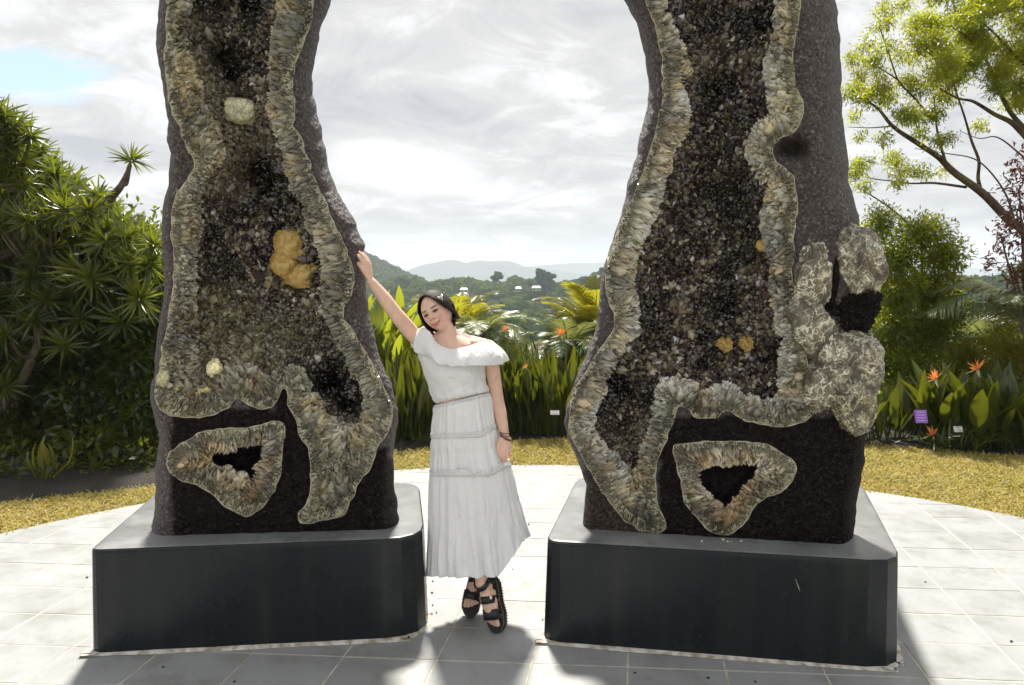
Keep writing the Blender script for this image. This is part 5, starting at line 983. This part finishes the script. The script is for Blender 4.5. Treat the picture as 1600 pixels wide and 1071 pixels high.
# ---- trees on the right
def px_line(pts, Y): return [at(x, y, Y+d) for x, y, d in [(*p, 0) if len(p) == 2 else p for p in pts]]
def gum_tree():
    base = np.array([gx(1640, 9.6), 9.6, 0]); T = thing('gum_tree', 'slender tree with diagonal branches and yellow green leaf clusters at the upper right', 'tree', tuple(base)); Y = 9.6
    B = [([(1640, 560), (1630, 420), (1600, 362), (1573, 340), (1535, 302), (1490, 267), (1465, 244), (1427, 219), (1395, 197), (1370, 168), (1335, 150)], .075, .010), ([(1535, 302), (1529, 279), (1530, 251), (1519, 222), (1506, 181), (1490, 137), (1480, 90)], .026, .006),
        ([(1478, 254), (1467, 215), (1462, 190), (1458, 150)], .020, .006), ([(1510, 292), (1459, 286), (1421, 287), (1389, 283), (1345, 275)], .018, .005), ([(1640, 250), (1600, 210), (1579, 190), (1554, 178), (1522, 159), (1490, 152), (1440, 118)], .045, .006),
        ([(1640, 235), (1586, 184), (1563, 143), (1541, 95), (1510, 60), (1480, 40)], .035, .006), ([(1465, 190), (1449, 178), (1427, 152), (1402, 124), (1386, 79), (1373, 41)], .018, .005), ([(1450, 380), (1405, 338), (1379, 317), (1338, 292)], .018, .006),
        ([(1590, 360), (1570, 300), (1530, 252), (1480, 240), (1430, 232)], .014, .004), ([(1640, 130), (1600, 100), (1560, 60), (1520, 20)], .03, .006), ([(1640, 520), (1600, 492), (1561, 477), (1524, 458), (1487, 428), (1449, 395), (1420, 380)], .05, .016),
        ([(1640, 560), (1652, 430), (1650, 320), (1640, 240), (1640, 130), (1620, 40)], .075, .02), ([(1395, 197), (1360, 200), (1325, 199)], .010, .003), ([(1600, 245), (1560, 215), (1530, 216), (1500, 205)], .012, .003), ([(1402, 124), (1370, 105), (1340, 95)], .010, .003), ([(1370, 168), (1350, 160), (1328, 163)], .008, .003)]
    lines = [(px_line([(x, y, .12*math.sin(i*1.3)*math.cos(k)) for i, (x, y) in enumerate(p)], Y), r0, r1) for k, (p, r0, r1) in enumerate(B)]
    limbs('trunk', lines[:1]+[([base, lines[0][0][0]], .10, .08)], MOSS, T, base, 9)
    for l in lines[1:]: limbs('branch', [l], MOSS, T, base, 7)
    CL = [(1373, 40, 17), (1402, 14, 20), (1432, 36, 28), (1470, 28, 32), (1512, 18, 32), (1552, 22, 34), (1592, 40, 34), (1560, 72, 34), (1500, 62, 34), (1452, 66, 28), (1420, 88, 24), (1350, 74, 14), (1338, 90, 13), (1362, 96, 18), (1330, 140, 22), (1360, 146, 28), (1386, 152, 16), (1442, 118, 32), (1432, 142, 24), (1482, 92, 34), (1522, 86, 30), (1562, 112, 30), (1592, 92, 32), (1550, 138, 18), (1594, 132, 26), (1424, 184, 26), (1456, 180, 20), (1470, 150, 20), (1482, 215, 17), (1336, 268, 20), (1350, 256, 14), (1392, 244, 12), (1402, 262, 16), (1430, 268, 18), (1382, 216, 11), (1332, 184, 10), (1399, 286, 11), (1350, 290, 12), (1392, 72, 12), (1420, 128, 16), (1500, 120, 22), (1535, 50, 26), (1480, 0, 30), (1560, -10, 40), (1610, 0, 40), (1640, 80, 50), (1640, 160, 40), (1600, 160, 16), (1532, 196, 10), (1440, 205, 12), (1470, 270, 8), (1343, 215, 8), (1340, 120, 12), (1380, 120, 12)]
    for x, y, r_ in CL:
        Yc = Y+RNG.uniform(-.5, .5); c = at(x, y, Yc); k = Yc/F_PX*r_; cs = [c+RNG.normal(0, .42, 3)*k*np.array([1.1, 1.2, .6]) for _ in range(4)]; leaf_cloud('leaf_cluster', cs, [(k*.62, k*.7, k*.40)]*4, int(60+r_*r_*1.75), .046, LM_GUM, T, base, .30, clump=4, droop=.4, shell=.2)
gum_tree()
shrub('wattle_tree', 'bushy fine-leaved young tree close to the right geode', 'tree', (gx(1440, 9.0), 9.0, 0), [(1440, 362, 9, 45, 26, .4), (1405, 400, 9, 40, 34, .4), (1470, 400, 9, 36, 34, .4), (1400, 450, 8.9, 38, 36, .4), (1450, 455, 9.1, 46, 36, .4), (1395, 510, 8.9, 42, 36, .4), (1450, 520, 8.8, 50, 40, .4), (1415, 570, 8.7, 52, 36, .4), (1470, 590, 8.9, 42, 44, .4), (1400, 620, 8.6, 44, 40, .4), (1440, 650, 8.5, 48, 34, .4), (1372, 560, 9, 30, 60, .3), (1488, 480, 9.3, 26, 30, .3), (1375, 350, 9.4, 22, 30, .3), (1380, 470, 9.3, 26, 60, .3)], 52000, .050, LM_WATTLE, None, .34, 5, .4, shell=.15)
shrub('golden_shrub', 'yellow green feathery shrub right of the young tree', 'shrub', (gx(1560, 8.8), 8.8, 0), [(1540, 560, 8.8, 46, 36, .4), (1585, 530, 8.9, 36, 34, .4), (1520, 600, 8.6, 40, 30, .4), (1600, 580, 8.8, 40, 40, .4), (1500, 570, 9, 30, 30, .3)], 15000, .055, LM_YEL, None, .22, 5, .5)
shrub('green_hedge', 'dark green hedge behind the broad-leaved clump on the right', 'shrub', (gx(1530, 9.3), 9.3, 0), [(1500, 630, 9, 60, 44, .4), (1580, 640, 9, 60, 50, .4), (1440, 660, 9, 50, 40, .4), (1640, 620, 9.2, 60, 60, .4), (1400, 650, 9.2, 40, 50, .4), (1370, 600, 9.4, 40, 60, .4), (1460, 560, 9.6, 60, 60, .4), (1580, 560, 9.8, 70, 60, .4)], 20000, .06, LM_BROAD, None, .35)
shrub('red_leaf_shrub', 'dark red leaved shrub hanging at the right frame edge', 'shrub', (gx(1650, 8.0), 8.0, 0), [(1594, 300, 8, 22, 40, .2), (1600, 360, 8, 30, 34, .2), (1580, 410, 8, 34, 26, .2), (1600, 440, 8, 26, 20, .2), (1612, 250, 8, 24, 40, .2), (1565, 365, 8, 12, 20, .1)], 1500, .06, LM_RED, None, .36, 4)
shrub('broadleaf_hedge', 'shady hedge hidden behind the left geode', 'shrub', (-2.9, 9.6, 0), [(300, 600, 9.4, 70, 80, .5), (390, 590, 9.6, 70, 90, .5), (480, 600, 9.5, 70, 90, .5), (560, 620, 9.4, 50, 70, .5)], 9000, .08, LM_BROAD, 'hedges behind the geodes')
shrub('broadleaf_hedge', 'shady hedge hidden behind the right geode', 'shrub', (3.0, 9.6, 0), [(990, 610, 9.4, 60, 70, .5), (1080, 590, 9.6, 70, 90, .5), (1180, 590, 9.5, 70, 90, .5), (1280, 590, 9.4, 70, 90, .5), (1350, 600, 9.3, 50, 80, .5)], 11000, .08, LM_BROAD, 'hedges behind the geodes')
# ---- plant labels
m = M('label_white'); m.set(Base_Color=(.78, .78, .78), Roughness=.4); LW_ = m.m
m = M('label_print'); m.set(Base_Color=(.45, .22, .25), Roughness=.5); LP = m.m
m = M('label_purple'); m.set(Base_Color=(.25, .10, .55), Roughness=.4); LV = m.m
m = M('label_pale_print'); m.set(Base_Color=(.5, .38, .75), Roughness=.5); LVP = m.m
def plabel(label, px_, py_, Y, w, h, face, ink, rows):
    c = at(px_, py_, Y); T = thing('plant_label', label, 'plant label', (c[0], c[1], 0), 'plant labels in the beds'); z = c[2]
    V, F_ = box((0, 0, 0), (w, .006, h)); a = .35; ca, sa = math.cos(-a), math.sin(-a); Rx = np.array([[1, 0, 0], [0, ca, -sa], [0, sa, ca]]); obj('plate', mesh('plate', V@Rx.T+np.array([0, 0, z]), F_, face), T)
    V, F_ = tube(np.array([(0, .006, 0), (0, .006, z)]), .004, 6); obj('stake', mesh('stake', V, F_, RUBBER), T); b = MB()
    for k in range(rows): V, F_ = box((RNG.uniform(-.004, .004), -.0035, h*(.32-.64*k/max(rows-1, 1))), (w*RNG.uniform(.6, .8), .001, h*.08)); b.add(V@Rx.T+np.array([0, 0, z]), F_)
    obj('print', b.mesh('print', ink, col=False), T)
plabel('small white plant label in front of the sword leaves beside the right geode', 867, 645, 7.42, .090, .045, LW_, LP, 2)
plabel('white plant label among the leaves at far right', 1497, 671, 7.15, .085, .058, LW_, LP, 1)
plabel('purple sign half hidden behind leaves beside the right geode', 1439, 651, 7.12, .12, .13, LV, LVP, 4)
# ================================================================== valley, hills, air
def crown_mesh(name, n, seed, lobes=9, flat=.75, leaf=.085):
    rg = np.random.default_rng(seed); d = unit(rg.normal(0, 1, (lobes, 3))*np.array([1, 1, .6])); cs = d*.42*rg.uniform(.5, 1.1, (lobes, 1)); cs[:, 2] = cs[:, 2]*.7+.62; rs = rg.uniform(.26, .42, lobes)
    k = rg.integers(0, lobes, n); dd = unit(rg.normal(0, 1, (n, 3))+np.array([0, 0, .25])); P = cs[k]+dd*(rs[k]*rg.uniform(.8, 1.05, n))[:, None]*np.array([1, 1, flat])
    nrm = unit(dd+rg.normal(0, .35, (n, 3))); A, B = frames(nrm); s_ = leaf*rg.uniform(.6, 1.3, n)[:, None]; V = np.stack([P-A*s_, P-B*s_*.8, P+A*s_, P+B*s_*.8], 1).reshape(-1, 3); F = np.arange(4*n).reshape(-1, 4)
    return V, F
CRN = [crown_mesh('c', 1500, s_) for s_ in range(5)]; CRM = [mesh('crown', V, F, LM_FAR) for V, F in CRN]
tb_, tf_ = tube(np.array([(0, 0, 0), (.01, 0, .35), (0, .01, .7)]), [.035, .028, .012], 6); TRM = mesh('trunk', tb_, tf_, BARK)
pts = []
def try_add(x, y, h, gap):
    if all((x-a)**2+(y-b)**2 > gap**2 for a, b, _ in pts): pts.append((x, y, h)); return True
for q in range(12000):
    y = math.sqrt(RNG.uniform(75**2, 500**2)); r_ = RNG.random(); u = RNG.uniform(-.205, .15) if r_ < .72 else RNG.uniform(.46, .72)
    x = u*y; g_ = 7.6+y*.009; try_add(x, y, RNG.uniform(8.5, 16), g_)
for q in range(200): # nearer trees just below the garden
    y = RNG.uniform(40, 75); x = RNG.uniform(-.22, .16)*y if RNG.random() < .6 else RNG.uniform(.45, .72)*y; try_add(x, y, RNG.uniform(6, 9), 5.5)
pts.sort(key=lambda t: -t[2]/t[1])
near, far_ = pts[:285], pts[285:]
kinds = ('rounded dark tree', 'spreading mid green tree', 'leafy pale tree')
for k, (x, y, h) in enumerate(near):
    u_ = x/y*F_PX+800; side = 'left of the woman' if u_ < 668 else 'just right of the woman' if u_ < 800 else 'left of the right geode' if u_ < 1200 else 'at far right'
    T = thing('forest_tree', ('tree on the near slope ' if y < 130 else 'tree on the valley floor ' if y < 300 else 'tree on the far slope ')+side+(', taller than its neighbours' if h > 14 else ', low and rounded' if h < 11 else ''), 'tree', (x, y, float(terrain(np.array(x), np.array(y)))-.2), 'trees in the valley'); s_ = h/1.15
    a = RNG.uniform(0, 6); T.rotation_euler[2] = a; T.scale = (s_*1.05, s_*1.05, s_)
    obj('crown', CRM[k % 5], T); obj('trunk', TRM, T)
def join_trees(name, P, h, nl, label):
    Vs, Fs, n0 = [], [], 0
    for k, ((x, y), hh) in enumerate(zip(P, h)):
        V, F = CRN[k % 5]; F = F[:nl]; V = V[:4*nl]; sc_ = 1.0
        if nl < 1500: c = V.reshape(-1, 4, 3).mean(1, keepdims=True); V = (c+(V.reshape(-1, 4, 3)-c)*math.sqrt(900/nl)).reshape(-1, 3)
        a = k*1.7; V = V@np.array([[math.cos(a), math.sin(a), 0], [-math.sin(a), math.cos(a), 0], [0, 0, 1]])*np.array([1.1, 1.1, 1])*hh/1.15+np.array([x, y, float(terrain(np.array(x), np.array(y)))-.3]); Vs.append(V); Fs.append(F+n0); n0 += len(V)
    obj(name, mesh(name, np.concatenate(Vs), np.concatenate(Fs), LM_FAR), kind='stuff', label=label)['category'] = 'forest'
join_trees('distant_forest', [(p[0], p[1]) for p in far_], [p[2] for p in far_], 420, 'mass of smaller trees on the far side of the valley')
P = []
for q in range(4200):
    y = RNG.uniform(520, 900); u = RNG.uniform(-.24, .16) if RNG.random() < .8 else RNG.uniform(.45, .75); P.append((u*y, y))
join_trees('hill_forest', P, RNG.uniform(9, 14, len(P)), 110, 'forest covering the rounded hill and the slopes beyond the valley')
P = []
for q in range(5200):
    y = RNG.uniform(70, 900); u = RNG.uniform(-1.0, 1.0)
    if y < 520 and (-.22 < u < .165 or .45 < u < .73): continue
    if y >= 520 and -.24 < u < .16: continue
    P.append((u*y, y))
join_trees('valley_side_forest', P, RNG.uniform(9, 15, len(P)), 70, 'forest either side of the valley beyond the garden')
# tall emergent trees and farm houses on the ridge
for x_, y_, w_, h_, lab in ((777, 447, 20, 22, 'tall dark tree standing above the ridge behind the woman'), (852, 455, 26, 34, 'tall double-crowned tree standing above the far ridge'), (829, 452, 11, 15, 'thin small tree beside the tall ridge tree'), (905, 462, 44, 30, 'broad dark tree on the ridge by the right geode'), (935, 462, 22, 44, 'dark tree half hidden by the right geode')):
    Y = 425.0; c = at(x_, y_, Y); k = Y/F_PX; T = thing('ridge_tree', lab, 'tree', tuple(c), 'tall trees on the ridge'); sc_ = h_*k; T.scale = (sc_,)*3; wr_ = w_/h_
    for q in range(4):
        o = obj('crown', CRM[(int(x_)+q) % 5], T, loc=(RNG.uniform(-.35, .35)*wr_, RNG.uniform(-.2, .2)*wr_, (.28, .42, .55, .35)[q])); s_ = wr_*(.75, .62, .5, .5)[q]; o.scale = (s_, s_, .42)
    obj('trunk', TRM, T)
m = M('farm_wall'); m.set(Base_Color=(.42, .4, .36), Roughness=.7); FW = m.m
m = M('farm_roof'); m.set(Base_Color=(.42, .42, .43), Roughness=.5); FR2 = m.m
m = M('window_glass'); m.set(Base_Color=(.03, .04, .05), Roughness=.1); FG = m.m
for x_, y_, w_, lab in ((725, 450, 11, 'white farm house among the trees above the head of the woman'), (810, 448, 9, 'small white farm house in the middle of the ridge'), (838, 447, 13, 'long white farm house beside the tall ridge tree')):
    Y = 372.0; c = at(x_, y_, Y); k = Y/F_PX; W2 = w_*k; T = thing('farm_house', lab, 'house', tuple(c-np.array([0, 0, 1.7])), 'farm houses on the ridge')
    V, F_ = box((0, 0, 0), (W2, 4, 1.6)); obj('wall', mesh('wall', V, F_, FW), T)
    V = np.array([(-.56*W2, -2.4, .75), (.56*W2, -2.4, .75), (.56*W2, 2.4, .75), (-.56*W2, 2.4, .75), (-.4*W2, 0, 1.7), (.4*W2, 0, 1.7)]); obj('roof', mesh('roof', V, [[0, 1, 5, 4], [2, 3, 4, 5], [1, 2, 5], [3, 0, 4], [0, 3, 2, 1]], FR2), T)
    for q in (-.28, .28): V, F_ = box((q*W2, -2.01, .05), (.7, .06, .8)); obj('window', mesh('window', V, F_, FG), T)
m = M('mountain_forest'); n_ = m.noise(.02, 8, .75, vec=m.geopos()); m.set(Base_Color=m.ramp(n_, [(0.4, (.02, .035, .02)), (0.6, (.06, .08, .04))]), Roughness=1.0).bump(n_, 1.0, 30); MT = m.m
def mountain(name, Y, xs_, ys_, depth, seed):
    px_ = np.linspace(xs_[0], xs_[-1], 260); cr = np.interp(px_, xs_, ys_)+.9*fbm(np.stack([px_, 0*px_, 0*px_], 1), .12, seed, 4); C = at(px_, cr, np.full(260, Y)); rows = []
    for k, t in enumerate(np.linspace(-1, 1, 26)):
        z = C[:, 2]+(-60-C[:, 2])*abs(t)**.85; P_ = np.stack([C[:, 0]*(1+.1*t*0), np.full(260, Y+t*depth), z], 1); P_[:, 2] += (1-abs(t))*0+18*fbm(P_, .006, seed+3, 4)*min(1, abs(t)*4); P_[:, 1] += 40*vnoise(P_, .004, seed); rows.append(P_)
    obj(name, mesh(name, np.concatenate(rows), gridF(26, 260), MT, True), kind='structure')
mountain('mountain', 2750, [480, 600, 640, 655, 665, 700, 715, 730, 745, 768, 790, 805, 820, 850, 900, 1100], [440, 432, 420, 414, 411, 403.5, 404, 408.5, 404.5, 406, 404.5, 408, 414, 418, 426, 440], 420, 3)
mountain('far_mountain', 3450, [500, 780, 830, 860, 890, 940, 1000, 1200, 1500, 1700], [436, 425, 414, 411, 408.5, 408, 410, 420, 416, 425], 220, 8)
hz = bpy.data.materials.new('haze_air'); hz.use_nodes = True; hz.node_tree.nodes.clear(); pv = hz.node_tree.nodes.new('ShaderNodeVolumePrincipled'); pv.inputs['Color'].default_value = (.80, .88, 1.0, 1); pv.inputs['Density'].default_value = .00033; pv.inputs['Anisotropy'].default_value = .1
ho = hz.node_tree.nodes.new('ShaderNodeOutputMaterial'); hz.node_tree.links.new(pv.outputs[0], ho.inputs['Volume'])
V, F_ = box((0, 1950, 28), (7400, 4300, 176)); obj('haze', mesh('haze', V, F_, hz), kind='stuff')
